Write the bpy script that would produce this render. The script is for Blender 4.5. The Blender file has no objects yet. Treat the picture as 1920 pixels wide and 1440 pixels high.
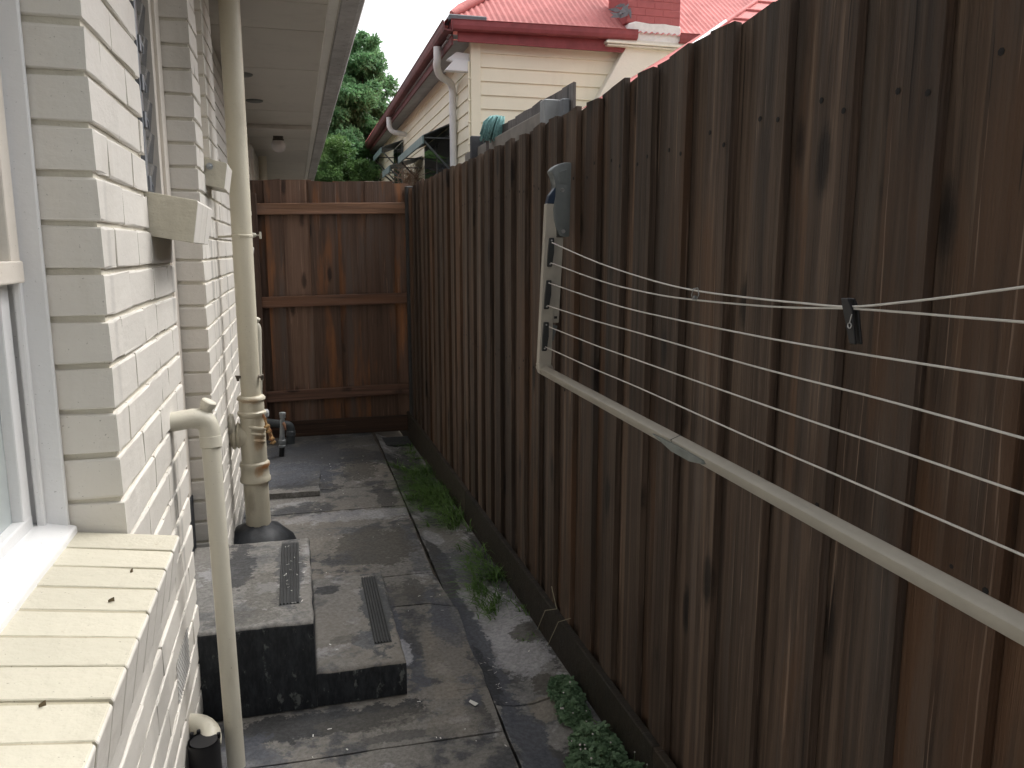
import bpy, bmesh, math, random
import numpy as np
from mathutils import Vector, Matrix, noise
random.seed(7)
S = bpy.context.scene
COL = S.collection
H = 1.45                      # eye height: all build numbers are metres from the eye, lifted by H when linked
R = math.radians

# ------------------------------------------------------------------ camera
F_PX = 1490.0
PITCH, YAW = R(9.5995), R(15.1091)
FW = Vector((math.sin(YAW)*math.cos(PITCH), math.cos(YAW)*math.cos(PITCH), -math.sin(PITCH)))
RT = Vector((math.cos(YAW), -math.sin(YAW), 0))
UP = RT.cross(FW)
cam = bpy.data.cameras.new('camera'); cam_o = bpy.data.objects.new('camera', cam); COL.objects.link(cam_o)
cam_o.matrix_world = Matrix(((RT.x, UP.x, -FW.x, 0), (RT.y, UP.y, -FW.y, 0), (RT.z, UP.z, -FW.z, H), (0, 0, 0, 1)))
cam.sensor_width = 36; cam.lens = F_PX/1920*36; cam.clip_start = 0.02; cam.clip_end = 2000
S.camera = cam_o

# ------------------------------------------------------------------ sky and sun (bright overcast)
SUN_EL, SUN_AZ = R(58), R(66)          # azimuth from +Y towards +X
w = bpy.data.worlds.new('World'); S.world = w; w.use_nodes = True
nt = w.node_tree; nt.nodes.clear()
sky = nt.nodes.new('ShaderNodeTexSky'); sky.sky_type = 'NISHITA'; sky.sun_disc = False
sky.sun_elevation = SUN_EL; sky.sun_rotation = SUN_AZ
sky.air_density = 1.0; sky.dust_density = 6.0; sky.ozone_density = 0.6
hs = nt.nodes.new('ShaderNodeHueSaturation'); hs.inputs['Saturation'].default_value = 0.15
bg = nt.nodes.new('ShaderNodeBackground'); bg.inputs['Strength'].default_value = 0.15
ow = nt.nodes.new('ShaderNodeOutputWorld')
nt.links.new(sky.outputs[0], hs.inputs['Color']); nt.links.new(hs.outputs[0], bg.inputs['Color']); nt.links.new(bg.outputs[0], ow.inputs[0])
sl = bpy.data.lights.new('sun', 'SUN'); sl.energy = 0.5; sl.angle = R(30); sl.color = (1, .96, .9)
so = bpy.data.objects.new('sun', sl); COL.objects.link(so)
sd = Vector((math.sin(SUN_AZ)*math.cos(SUN_EL), math.cos(SUN_AZ)*math.cos(SUN_EL), math.sin(SUN_EL)))
so.rotation_euler = sd.to_track_quat('Z', 'Y').to_euler(); so.location = (0, 0, 20)
S.view_settings.view_transform = 'Standard'; S.view_settings.look = 'None'
S.view_settings.gamma = 1; S.view_settings.use_curve_mapping = False
def gz(x, y): return -H-.07*min(1, max(0, (y-2)/4.3))*min(1, max(0, (x-.553)/.3))
S.view_settings.exposure = 1.2

# ------------------------------------------------------------------ helpers
def ray(u, v): return FW*F_PX + RT*(u-960) + UP*(720-v)
def onx(u, v, X): d = ray(u, v); return d*(X/d.x)
def ony(u, v, Y): d = ray(u, v); return d*(Y/d.y)
def onz(u, v, Z): d = ray(u, v); return d*(Z/d.z)
FK = 0.007
def fx(y): return 0.893-FK*y                  # face of the side fence
def onf(u, v, off): d = ray(u, v); return d*((0.893-off)/(d.x+FK*d.y))

def thing(name, label, cat, loc=(0, 0, -H), group=None, kind=None):
    o = bpy.data.objects.new(name, None); COL.objects.link(o)
    o.location = (loc[0], loc[1], loc[2]+H); o.empty_display_size = .05
    if label: o['label'] = label
    if cat: o['category'] = cat
    if group: o['group'] = group
    if kind: o['kind'] = kind
    return o
def tag(o, label, cat=None, group=None, kind=None):
    o['label'] = label
    if cat: o['category'] = cat
    if group: o['group'] = group
    if kind: o['kind'] = kind
    return o
def rootloc(p):
    v = Vector((0, 0, 0))
    while p is not None: v += Vector(p.location); p = p.parent
    return v
def link(name, me, mat, parent=None, loc=None, kind=None):
    """mesh already local -> object at loc (eye coordinates)"""
    o = bpy.data.objects.new(name, me); COL.objects.link(o)
    if mat is not None and not me.materials:
        for m in (mat if isinstance(mat, (list, tuple)) else [mat]): me.materials.append(m)
    if parent is not None: o.parent = parent
    if loc is not None: o.location = Vector((loc[0], loc[1], loc[2]+H))-rootloc(parent)
    if kind: o['kind'] = kind
    return o
def obj(name, bm, mat, parent=None, smooth=None, kind=None, at=None):
    """bmesh in eye coordinates -> one mesh object (origin at `at`, or at its parent's base)"""
    base = Vector((at[0], at[1], at[2])) if at is not None else (rootloc(parent)-Vector((0, 0, H)))
    bmesh.ops.translate(bm, verts=bm.verts, vec=-base)
    bmesh.ops.recalc_face_normals(bm, faces=bm.faces)
    me = bpy.data.meshes.new(name); bm.to_mesh(me); bm.free()
    if smooth is not None:
        for p in me.polygons: p.use_smooth = True
        if smooth > 0 and smooth < 180:
            try: me.set_sharp_from_angle(angle=R(smooth))
            except Exception: pass
    return link(name, me, mat, parent, base, kind)
def nb(): return bmesh.new()
def box(bm, x0, x1, y0, y1, z0, z1, bev=0, seg=1):
    vs = [bm.verts.new((x, y, z)) for x in (x0, x1) for y in (y0, y1) for z in (z0, z1)]
    fs = []
    for q in ((0, 1, 3, 2), (4, 6, 7, 5), (0, 4, 5, 1), (2, 3, 7, 6), (0, 2, 6, 4), (1, 5, 7, 3)):
        fs.append(bm.faces.new([vs[i] for i in q]))
    if bev:
        es = set(e for f in fs for e in f.edges)
        bmesh.ops.bevel(bm, geom=list(es), offset=bev, segments=seg, affect='EDGES', profile=.5)
    return vs
def prism(bm, pts, vec, bev=0, seg=1):
    """closed polygon pts extruded by vec"""
    vec = Vector(vec); a = [bm.verts.new(Vector(p)) for p in pts]; b = [bm.verts.new(Vector(p)+vec) for p in pts]
    n = len(a); fs = [bm.faces.new(a), bm.faces.new(b[::-1])]
    for i in range(n): fs.append(bm.faces.new((a[i], b[i], b[(i+1) % n], a[(i+1) % n])))
    if bev:
        es = set(e for f in fs for e in f.edges)
        bmesh.ops.bevel(bm, geom=list(es), offset=bev, segments=seg, affect='EDGES', profile=.5)
    return fs
def tube(bm, pts, r, n=12, cap=True):
    pts = [Vector(p) for p in pts]; rs = r if isinstance(r, (list, tuple)) else [r]*len(pts)
    t0 = (pts[1]-pts[0]).normalized(); nrm = t0.orthogonal().normalized(); rings = []
    for i, p in enumerate(pts):
        t = (pts[min(i+1, len(pts)-1)]-pts[max(i-1, 0)]).normalized()
        nrm = (nrm-t*nrm.dot(t)).normalized(); bn = t.cross(nrm)
        rings.append([bm.verts.new(p+(nrm*math.cos(a)+bn*math.sin(a))*rs[i]) for a in [2*math.pi*k/n for k in range(n)]])
    for A, B in zip(rings, rings[1:]):
        for k in range(n): bm.faces.new((A[k], A[(k+1) % n], B[(k+1) % n], B[k]))
    if cap: bm.faces.new(rings[0][::-1]); bm.faces.new(rings[-1])
def arc(p0, p1, p2, n=6):
    """quadratic bend from p0 to p2 with corner p1"""
    p0, p1, p2 = Vector(p0), Vector(p1), Vector(p2)
    return [p0*(1-t)**2+p1*2*t*(1-t)+p2*t*t for t in [i/n for i in range(n+1)]]
def lathe(bm, prof, base, axis=(0, 0, 1), n=20, cap=True):
    base = Vector(base); ax = Vector(axis).normalized(); u = ax.orthogonal().normalized(); v = ax.cross(u); rings = []
    for r, h in prof:
        rings.append([bm.verts.new(base+ax*h+(u*math.cos(a)+v*math.sin(a))*max(r, 1e-4)) for a in [2*math.pi*k/n for k in range(n)]])
    for A, B in zip(rings, rings[1:]):
        for k in range(n): bm.faces.new((A[k], A[(k+1) % n], B[(k+1) % n], B[k]))
    if cap: bm.faces.new(rings[0][::-1]); bm.faces.new(rings[-1])
def mesh_np(name, verts, faces):
    me = bpy.data.meshes.new(name); me.from_pydata([tuple(v) for v in verts], [], faces); me.update(); return me

# ------------------------------------------------------------------ materials
class MT:
    def __init__(s, name, rough=.6, spec=.4, metal=0):
        s.m = bpy.data.materials.new(name); s.m.use_nodes = True; s.nt = s.m.node_tree
        s.b = s.nt.nodes['Principled BSDF']; s.b.inputs['Roughness'].default_value = rough
        s.b.inputs['Specular IOR Level'].default_value = spec; s.b.inputs['Metallic'].default_value = metal
    def n(s, t, ins=None, **pr):
        nd = s.nt.nodes.new('ShaderNode'+t)
        for k, v in pr.items(): setattr(nd, k, v)
        for k, v in (ins or {}).items(): s.put(nd.inputs[k], v)
        return nd
    def put(s, sock, v):
        if hasattr(v, 'links'): s.nt.links.new(v, sock)
        elif isinstance(v, (tuple, list)) and len(v) == 3 and sock.type == 'RGBA': sock.default_value = (*v, 1)
        else: sock.default_value = v
    def noise(s, vec, scale, detail=4, rough=.55, dist=0):
        return s.n('TexNoise', {'Vector': vec, 'Scale': scale, 'Detail': detail, 'Roughness': rough, 'Distortion': dist}).outputs['Fac']
    def mapv(s, vec, scale=(1, 1, 1), loc=(0, 0, 0)):
        return s.n('Mapping', {'Vector': vec, 'Scale': scale, 'Location': loc}).outputs[0]
    def math(s, op, a, b=0.0, c=0.0, clamp=False):
        nd = s.n('Math', {0: a, 1: b, 2: c}, operation=op); nd.use_clamp = clamp; return nd.outputs[0]
    def step(s, x, lo, hi, a=0., b=1.):
        nd = s.n('MapRange', {'Value': x, 'From Min': lo, 'From Max': hi, 'To Min': a, 'To Max': b}, interpolation_type='SMOOTHSTEP'); return nd.outputs[0]
    def mix(s, f, a, b, bt='MIX'):
        nd = s.n('Mix', {0: f, 6: a, 7: b}, data_type='RGBA', blend_type=bt); return nd.outputs[2]
    def ramp(s, x, stops):
        nd = s.n('ValToRGB', {'Fac': x}); cr = nd.color_ramp
        while len(cr.elements) < len(stops): cr.elements.new(.5)
        for e, (p, c) in zip(cr.elements, stops): e.position = p; e.color = (*c, 1)
        return nd.outputs[0]
    def pos(s): return s.n('NewGeometry').outputs['Position']
    def oco(s): return s.n('TexCoord').outputs['Object']
    def rnd(s): return s.n('ObjectInfo').outputs['Random']
    def bump(s, h, st=.3, dist=.01):
        s.put(s.b.inputs['Normal'], s.n('Bump', {'Height': h, 'Strength': st, 'Distance': dist}).outputs[0])
    def col(s, c): s.put(s.b.inputs['Base Color'], c); return s
    def rgh(s, c): s.put(s.b.inputs['Roughness'], c); return s

def painted(name, c, dirt=(.30, .28, .23), amt=.35, rough=.5, bscale=60, bst=.25, rvar=.06, chips=None, marks=()):
    m = MT(name, rough); p = m.pos()
    a = m.noise(p, 3.0, 6, .6); b = m.noise(m.mapv(p, (14, 14, 2.2)), 1.0, 5, .6); f = m.noise(p, bscale, 4, .6); sp = m.noise(p, 190, 2)
    k = m.math('MULTIPLY', m.step(a, .42, .78), m.step(b, .4, .75))
    base = m.mix(m.step(m.noise(p, 1.3, 3), .3, .7), c, tuple(x*.93 for x in c))
    col = m.mix(m.math('MULTIPLY', k, amt), base, dirt)
    col = m.mix(m.math('MULTIPLY', m.step(sp, .70, .76), .55), col, tuple(x*.45 for x in dirt))
    rr = m.math('MULTIPLY_ADD', m.rnd(), rvar*2, 1-rvar)
    col = m.mix(1.0, col, m.n('CombineColor', {0: rr, 1: rr, 2: rr}).outputs[0], 'MULTIPLY')
    if chips:
        ch = m.math('MULTIPLY', m.step(m.noise(p, 60, 5, .75), .665, .70), .6); col = m.mix(ch, col, chips)
    if marks:
        sx = m.n('SeparateXYZ', {0: p}); wob = m.math('ADD', m.math('MULTIPLY', m.math('SUBTRACT', m.noise(m.mapv(p, (1, 1, .25)), 45, 5, .7), .5), 1.6), m.math('MULTIPLY', m.math('SUBTRACT', m.noise(p, 12, 3), .5), 1.2))
        for (x, y, z, rx, ry, rz, c_, st_) in marks:
            d2 = 0.0
            for ax_, (q_, r_) in enumerate(((x, rx), (y, ry), (z+H, rz))):
                t_ = m.math('DIVIDE', m.math('SUBTRACT', sx.outputs[ax_], q_), r_); d2 = m.math('MULTIPLY_ADD', t_, t_, d2)
            col = m.mix(m.math('MULTIPLY', m.step(m.math('ADD', m.math('SQRT', d2), wob), 1.2, .3), st_), col, c_)
    m.col(col); m.bump(m.math('ADD', m.math('MULTIPLY', m.noise(m.mapv(p, (1, 1, 2.5)), 16, 4, .6), 1.1), m.math('MULTIPLY_ADD', f, .6, m.math('MULTIPLY', a, 1.2))), bst, .008); return m.m
def plain(name, c, rough=.5, metal=0, var=.25, scale=25, bst=.08, spec=.4, spots=None):
    m = MT(name, rough, spec, metal); p = m.pos(); a = m.noise(p, scale, 5, .6); b = m.noise(p, scale*.17, 3)
    f = m.math('ADD', m.math('MULTIPLY', a, .5), m.math('MULTIPLY', b, .5))
    col = m.mix(m.step(f, .3, .7), tuple(x*(1-var) for x in c), tuple(min(1, x*(1+var*.5)) for x in c))
    if spots: col = m.mix(m.math('MULTIPLY', m.step(m.noise(p, 30, 5, .7), spots[1], spots[1]+.06), .85), col, spots[0])
    m.col(col)
    if bst: m.bump(a, bst, .004)
    return m.m
def wood(name, dark, mid, light, warm, grey, warm_amt=.6, grey_amt=.5, horiz=False, gain=1.0, spread=.80):
    m = MT(name, .72, .35); r = m.rnd()
    off = m.n('CombineXYZ', {0: m.math('MULTIPLY', r, 37.), 1: m.math('MULTIPLY', r, 91.), 2: m.math('MULTIPLY', r, 53.)}).outputs[0]
    v = m.n('VectorMath', {0: m.oco(), 1: off}, operation='ADD').outputs[0]
    lg = (lambda a, b: (b, a, a)) if horiz else (lambda a, b: (a, a, b))
    warp = m.noise(m.mapv(v, lg(5, 1.3)), 1.0, 3)
    v2 = m.n('VectorMath', {0: v, 1: m.n('CombineXYZ', {0: m.math('MULTIPLY', warp, .0 if horiz else .03), 1: m.math('MULTIPLY', warp, .03), 2: m.math('MULTIPLY', warp, .03 if horiz else 0.)}).outputs[0]}, operation='ADD').outputs[0]
    g1 = m.noise(m.mapv(v2, lg(46, .8)), 1.0, 6, .62); g2 = m.noise(m.mapv(v2, lg(260, 3.5)), 1.0, 4, .6)
    g3 = m.noise(m.mapv(v2, lg(15, .5)), 1.0, 2); pt = m.noise(m.mapv(v, lg(7, 1.1)), 1.0, 4, .6); gp = m.noise(m.mapv(v, lg(11, .9), (3, 7, 1)), 1.0, 4, .6)
    f = m.math('ADD', m.math('MULTIPLY', g1, .5), m.math('ADD', m.math('MULTIPLY', g3, .28), m.math('MULTIPLY', g2, .22)))
    col = m.ramp(f, [(.34, dark), (.49, mid), (.64, light)])
    col = m.mix(m.math('MULTIPLY', m.step(m.math('ADD', pt, m.math('MULTIPLY_ADD', r, .24, -.12)), .5, .68), warm_amt), col, m.mix(g1, warm, tuple(x*.45 for x in warm)))
    col = m.mix(m.math('MULTIPLY', m.step(gp, .5, .7), grey_amt), col, m.mix(g2, grey, tuple(x*.5 for x in grey)))
    # knots and cracks
    vo = m.n('TexVoronoi', {'Vector': m.mapv(v2, lg(7.5, 2.3)), 'Scale': 1.0, 'Randomness': 1.0}).outputs['Distance']
    ring = m.math('MULTIPLY_ADD', m.noise(m.mapv(v, lg(40, 40)), 1.0, 3), .08, vo)
    col = m.mix(m.math('MULTIPLY', m.step(ring, .235, .12), .85), col, tuple(x*.45 for x in dark))
    cr = m.step(m.noise(m.mapv(v2, lg(95, 1.1)), 1.0, 2), .30, .26); col = m.mix(m.math('MULTIPLY', cr, .8), col, tuple(x*.4 for x in dark))
    hl = m.step(m.noise(m.mapv(v2, lg(120, 1.1), (9, 2, 4)), 1.0, 4), .635, .72); col = m.mix(m.math('MULTIPLY', hl, .55), col, tuple(min(1, x*2.1+.02) for x in light))
    # nail heads weeping dark
    rr = m.math('MULTIPLY_ADD', m.math('FRACT', m.math('MULTIPLY', r, 7.31)), spread*gain, (.98-spread/2)*gain)
    col = m.mix(1.0, col, m.n('CombineColor', {0: rr, 1: rr, 2: rr}).outputs[0], 'MULTIPLY')
    m.col(col); m.bump(m.math('ADD', m.math('MULTIPLY', g1, .8), m.math('MULTIPLY', g2, .5)), .8, .006)
    m.rgh(m.math('MULTIPLY_ADD', g2, .3, .5)); return m.m
def concrete(name, base, blobs=(), dark_amt=.8, pale_amt=.5, dlo=.50, bst=.35, ps=1.0):
    """world-space concrete: mould, pale efflorescence, aggregate; blobs = (x,y,rx,ry,colour,strength) stains with their own ragged outline"""
    m = MT(name, .8, .3); p = m.pos()
    big = m.noise(p, 2.1*ps, 7, .66); med = m.noise(p, 6.5, 6, .68); fin = m.noise(p, 70, 5, .7); gr = m.noise(p, 380, 2); pl = m.noise(m.mapv(p, (1, 1, 1), (4.3, 1.7, 0)), 3.6*ps, 7, .68)
    col = m.mix(m.step(fin, .3, .72), tuple(x*.62 for x in base), tuple(x*1.22 for x in base))
    col = m.mix(m.math('MULTIPLY', m.step(m.noise(p, 22, 5, .7), .45, .62), .35), col, tuple(x*.55 for x in base))
    col = m.mix(m.step(m.noise(p, 1.1, 3), .35, .65), col, m.mix(.5, col, (base[0]*1.10, base[1]*1.0, base[2]*.88)))
    col = m.mix(m.math('MULTIPLY', m.step(m.math('MULTIPLY_ADD', fin, .16, m.math('SUBTRACT', pl, .08)), .56, .63), pale_amt), col, (.37, .37, .38))
    dk = m.step(m.math('ADD', m.math('MULTIPLY', m.math('SUBTRACT', fin, .5), .16), m.math('MULTIPLY_ADD', m.math('SUBTRACT', med, .5), .75, big)), dlo, dlo+.09)
    col = m.mix(m.math('MULTIPLY', dk, dark_amt), col, m.mix(m.step(fin, .3, .7), (.020, .023, .028), (.062, .067, .078)))
    sx = m.n('SeparateXYZ', {0: p}); wob = m.math('ADD', m.math('MULTIPLY', m.math('SUBTRACT', m.noise(p, 9, 6, .7), .5), 2.2), m.math('MULTIPLY', m.math('SUBTRACT', m.noise(p, 38, 5, .75), .5), 1.0))
    for (x, y, rx, ry, c, st) in blobs:
        dx = m.math('DIVIDE', m.math('SUBTRACT', sx.outputs[0], x), rx); dy = m.math('DIVIDE', m.math('SUBTRACT', sx.outputs[1], y), ry)
        d = m.math('SQRT', m.math('ADD', m.math('MULTIPLY', dx, dx), m.math('MULTIPLY', dy, dy)))
        k = m.step(m.math('ADD', m.math('ADD', d, wob), m.math('MULTIPLY', m.math('SUBTRACT', fin, .5), .5)), 1.06, .86)
        col = m.mix(m.math('MULTIPLY', k, st), col, m.mix(m.step(fin, .3, .7), tuple(x_*.72 for x_ in c), tuple(x_*1.15 for x_ in c)))
    col = m.mix(m.math('MULTIPLY', m.step(gr, .66, .72), .5), col, (.035, .036, .04))
    col = m.mix(m.math('MULTIPLY', m.step(m.noise(m.mapv(p, (1, 1, 1), (8, 3, 1)), 420, 2), .72, .76), .5), col, (.36, .35, .33))
    m.col(col); m.bump(m.math('ADD', m.math('MULTIPLY', fin, .7), m.math('ADD', m.math('MULTIPLY', gr, .25), m.math('MULTIPLY', med, .8))), bst, .008)
    m.rgh(m.math('MULTIPLY_ADD', dk, -.18, .85)); return m.m

CREAM = (.70, .66, .55)
M_brick = painted('wall_paint', (.725, .69, .63), (.34, .30, .22), amt=.34, rvar=.03, bscale=55, bst=.20, marks=[
    (-.335, 2.21, -.62, .1, .035, .20, (.30, .29, .27), .75), (-.335, 2.28, -.75, .1, .02, .25, (.30, .29, .27), .5), (-.335, 2.42, -.12, .1, .03, .12, (.30, .29, .27), .5), (-.335, 3.57, -.05, .1, .05, .34, (.30, .29, .27), .6), (-.335, 3.70, -.25, .1, .03, .5, (.30, .29, .27), .5),
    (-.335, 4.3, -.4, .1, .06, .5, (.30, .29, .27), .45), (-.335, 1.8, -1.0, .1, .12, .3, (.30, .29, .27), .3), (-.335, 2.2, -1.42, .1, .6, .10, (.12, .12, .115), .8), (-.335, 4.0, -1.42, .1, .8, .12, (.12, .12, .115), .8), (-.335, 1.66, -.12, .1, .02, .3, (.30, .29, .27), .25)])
M_sillb = painted('sill_paint', (.565, .53, .43), (.22, .19, .13), amt=.35, rvar=.05, bst=.5, bscale=45, chips=(.40, .33, .24))
M_sillj = painted('sill_joint_paint', (.42, .38, .28), (.12, .10, .07), amt=1.0, rvar=.02, bscale=40, bst=.6)
M_mort = painted('painted_joint', (.64, .60, .50), amt=.45, bst=.5)
M_soff = painted('soffit_paint', (.61, .575, .52), (.30, .28, .25), amt=.4, rvar=.05, bscale=20, bst=.1)
M_trim = painted('window_paint', (.78, .78, .78), (.45, .44, .42), amt=.15, rough=.35, rvar=.02, bst=.12)
M_trimc = painted('cream_window_paint', (.74, .68, .60), (.40, .36, .30), amt=.2, rough=.4, rvar=.02, bst=.15)
M_pipe = painted('pipe_paint', (.60, .555, .44), (.27, .21, .12), amt=.75, rough=.42, rvar=.03, bscale=90, bst=.2, marks=[
    (-.18, 3.86, -1.022, .05, .05, .018, (.42, .16, .04), .9), (-.20, 3.84, -1.04, .03, .04, .03, (.40, .20, .07), .6), (-.20, 3.84, -.90, .03, .04, .05, (.35, .20, .08), .6), (-.23, 3.84, -.70, .05, .04, .014, (.30, .17, .07), .6), (-.20, 3.85, -1.105, .05, .05, .015, (.55, .47, .35), .7), (-.25, 3.85, -1.2, .02, .05, .06, (.33, .29, .22), .6)])
M_pipe2 = painted('plastic_pipe', (.60, .57, .475), (.30, .25, .17), amt=.7, rough=.4, rvar=.03, bscale=90, bst=.12)
M_rust = plain('rusty_iron', (.42, .27, .12), .75, 0, .5, 40, .4, spots=((.20, .06, .02), .5))
M_bit = plain('bitumen', (.022, .025, .030), .55, 0, .5, 30, .5, spots=((.16, .17, .17), .66))
M_blackp = plain('black_plastic', (.012, .012, .014), .45)
M_wood = wood('fence_timber', (.013, .008, .0055), (.062, .041, .029), (.155, .108, .078), (.150, .074, .036), (.125, .104, .090), .62, .55, gain=1.04, spread=.55)
M_gate = wood('gate_timber', (.040, .023, .016), (.080, .047, .032), (.115, .070, .049), (.25, .105, .042), (.115, .092, .080), .9, .6, gain=1.7)
M_rail = wood('gate_rail_timber', (.05, .025, .015), (.16, .085, .05), (.26, .14, .085), (.42, .17, .045), (.17, .13, .12), .8, .4, horiz=True, gain=1.6)
M_rail2 = wood('dark_rail_timber', (.03, .016, .011), (.085, .045, .03), (.13, .072, .05), (.14, .06, .025), (.10, .08, .07), .5, .4, horiz=True, gain=1.4)
M_plinth = wood('plinth_timber', (.014, .012, .009), (.036, .029, .021), (.055, .045, .033), (.05, .03, .018), (.05, .05, .045), .4, .4, horiz=True)
M_old = wood('weathered_timber', (.05, .042, .038), (.10, .085, .078), (.15, .132, .122), (.12, .095, .075), (.15, .14, .135), .4, .5)
M_cordplast = plain('cord_plastic', (.62, .60, .56), .4, 0, .1, 60, .05)
M_alu = plain('beige_powder_coat', (.42, .39, .335), .38, .0, .08, 30, .03)
M_brk = plain('grey_plastic', (.15, .165, .165), .45, 0, .12, 40, .05)
M_navy = plain('blue_plastic', (.03, .05, .09), .4)
M_dkgrey = plain('dark_plastic', (.035, .037, .037), .5)
M_screw = plain('zinc_screw', (.5, .5, .5), .35, .8)
M_galv = plain('galvanised', (.33, .35, .36), .45, .5, .25, 40, .1)
M_pvcgrey = plain('grey_pvc', (.45, .46, .47), .45)
M_gutter = plain('old_gutter', (.47, .46, .46), .5, .0, .3, 12, .15, spots=((.12, .095, .08), .585))
M_strip = painted('cover_strip_paint', (.80, .78, .74), (.35, .32, .28), amt=.4, rvar=.03)
M_tile = plain('roof_tile', (.16, .09, .07), .8)
M_dark = plain('dark_room', (.02, .02, .022), .9)
M_frost = plain('frosted_pane', (.42, .46, .46), .12, 0, .12, 8, .03, spec=.6)
M_pane = plain('dark_pane', (.05, .06, .075), .06, 0, .3, 6, .0, spec=.8)
M_louv = plain('louvre_metal', (.30, .31, .33), .4, .5)
M_globe = plain('opal_glass', (.70, .66, .64), .25, 0, .05, 10, 0)
M_wb = painted('weatherboard_paint', (.86, .81, .64), (.40, .35, .25), amt=.15, rvar=.03, bst=.08)
M_red = plain('red_roof_paint', (.54, .20, .19), .75, spec=.12, metal=0, var=.30, scale=5, bst=.05, spots=((.26, .10, .085), .60))
M_redch = plain('red_chimney_paint', (.36, .095, .095), .6, 0, .15, 12, .25)
M_redg = plain('red_gutter_paint', (.27, .070, .075), .55, 0, .25, 10, .05, spec=.25)
M_redo = plain('old_red_gutter', (.17, .060, .062), .6, 0, .4, 7, .1, spec=.2, spots=((.08, .05, .05), .54))
M_white = plain('white_gloss', (.74, .75, .76), .35, 0, .08, 8, .03)
M_lead = plain('lead_flashing', (.13, .135, .15), .6)
M_eave = plain('eave_lining', (.40, .41, .43), .7, 0, .25, 5, .1)
M_green = plain('hood_green_paint', (.16, .24, .24), .5, 0, .2, 9, .06)
M_hood = plain('hood_sheet', (.10, .115, .12), .55, 0, .3, 8, .06)
M_mop = plain('mop_yarn', (.20, .38, .37), .9, 0, .3, 60, .3)
M_bark = plain('bark', (.10, .075, .055), .9, 0, .4, 20, .6)
M_earth = plain('bare_earth', (.09, .075, .06), .95, 0, .4, 6, .5)
M_leafd = plain('dry_leaf', (.17, .13, .075), .85, 0, .4, 300, .2)
M_flower = plain('tiny_flower', (.62, .58, .58), .8)
M_chip = plain('litter_chip', (.7, .7, .66), .6)
def leafmat(name, a, b, tr=.25):
    m = MT(name, .5, .35); r = m.noise(m.pos(), 3.5, 3); r2 = m.noise(m.pos(), 45, 2)
    c = m.mix(m.step(m.math('MULTIPLY_ADD', r2, .5, m.math('MULTIPLY', r, .5)), .35, .65), a, b); m.col(c)
    out = [n for n in m.nt.nodes if n.type == 'OUTPUT_MATERIAL'][0]
    t = m.n('BsdfTranslucent', {'Color': c}); mx = m.n('MixShader', {0: tr}); m.nt.links.new(m.b.outputs[0], mx.inputs[1]); m.nt.links.new(t.outputs[0], mx.inputs[2]); m.nt.links.new(mx.outputs[0], out.inputs[0])
    return m.m
M_leaf1 = leafmat('tree_leaf', (.075, .185, .08), (.20, .36, .165), .5)
M_leaf2 = leafmat('shrub_leaf', (.075, .16, .05), (.16, .28, .09), .35)
M_grass = leafmat('grass_blade', (.045, .105, .022), (.16, .28, .075), .35)
M_weed = leafmat('weed_leaf', (.06, .125, .06), (.17, .27, .155), .3)

DK, BLU, PALE, WET, TAN = (.034, .036, .040), (.095, .102, .122), (.40, .40, .42), (.095, .09, .08), (.235, .215, .185)
M_slab = concrete('path_concrete', (.205, .199, .188), [
    (-.1, 4.9, .3, .12, DK, .6), (.35, 5.4, .12, .5, WET, .7), (.46, 4.6, .06, .3, DK, .6), (.05, 4.05, .25, .07, BLU, .6), (.25, 2.2, .12, .03, DK, .5), (.44, 3.25, .05, .12, DK, .5), (.50, 2.25, .04, .12, DK, .6),    (-.33, 3.6, .10, .9, DK, .8), (.0, 5.6, .35, .5, BLU, .7), (.50, 2.75, .05, .5, BLU, .75), (.50, 3.75, .05, .35, BLU, .5), (.15, 3.30, .20, .10, DK, .6), (.36, 2.55, .035, .2, BLU, .7),
    (.25, 5.9, .75, .55, DK, .5), (-.12, 5.2, .35, .35, BLU, .7), (.30, 4.3, .45, .09, PALE, .45), (-.0, 3.9, .22, .22, TAN, .6), (.34, 3.80, .20, .28, WET, .8),
    (.30, 2.95, .045, .45, BLU, .85), (.325, 2.72, .03, .10, PALE, .9), (.47, 2.65, .10, .22, TAN, .7), (.43, 2.42, .10, .06, TAN, .7), (.37, 3.2, .10, .12, WET, .5), (.52, 2.95, .07, .25, BLU, .6),
    (-.05, 2.33, .42, .075, DK, .85), (-.2, 2.2, .1, .12, BLU, .6), (.18, 2.30, .20, .05, WET, .6), (.42, 2.23, .10, .08, TAN, .5)], .80, .55, .505)
M_drain = concrete('drain_concrete', (.215, .215, .215), [
    (.60, 3.3, .05, .6, DK, .7), (.68, 2.48, .07, .05, DK, .6), (.66, 2.0, .07, .08, DK, .7), (.83, 3.2, .05, .8, DK, .7), (.70, 4.3, .12, .12, PALE, .5),    (.70, 3.15, .10, .12, PALE, .8), (.66, 2.85, .06, .3, PALE, .6), (.72, 2.75, .09, .1, PALE, .7),
    (.60, 2.7, .055, .5, BLU, .9), (.585, 2.45, .03, .2, DK, .7), (.75, 2.95, .09, .22, PALE, .8), (.74, 2.6, .10, .16, PALE, .7), (.80, 2.75, .05, .08, WET, .8), (.76, 2.38, .06, .06, WET, .9), (.72, 2.25, .06, .06, TAN, .8), (.63, 3.9, .05, .1, PALE, .6),
    (.70, 5.0, .14, .8, DK, .7), (.62, 2.1, .06, .25, BLU, .9), (.70, 3.5, .1, .2, BLU, .6)], .8, .8, .52)
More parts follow.
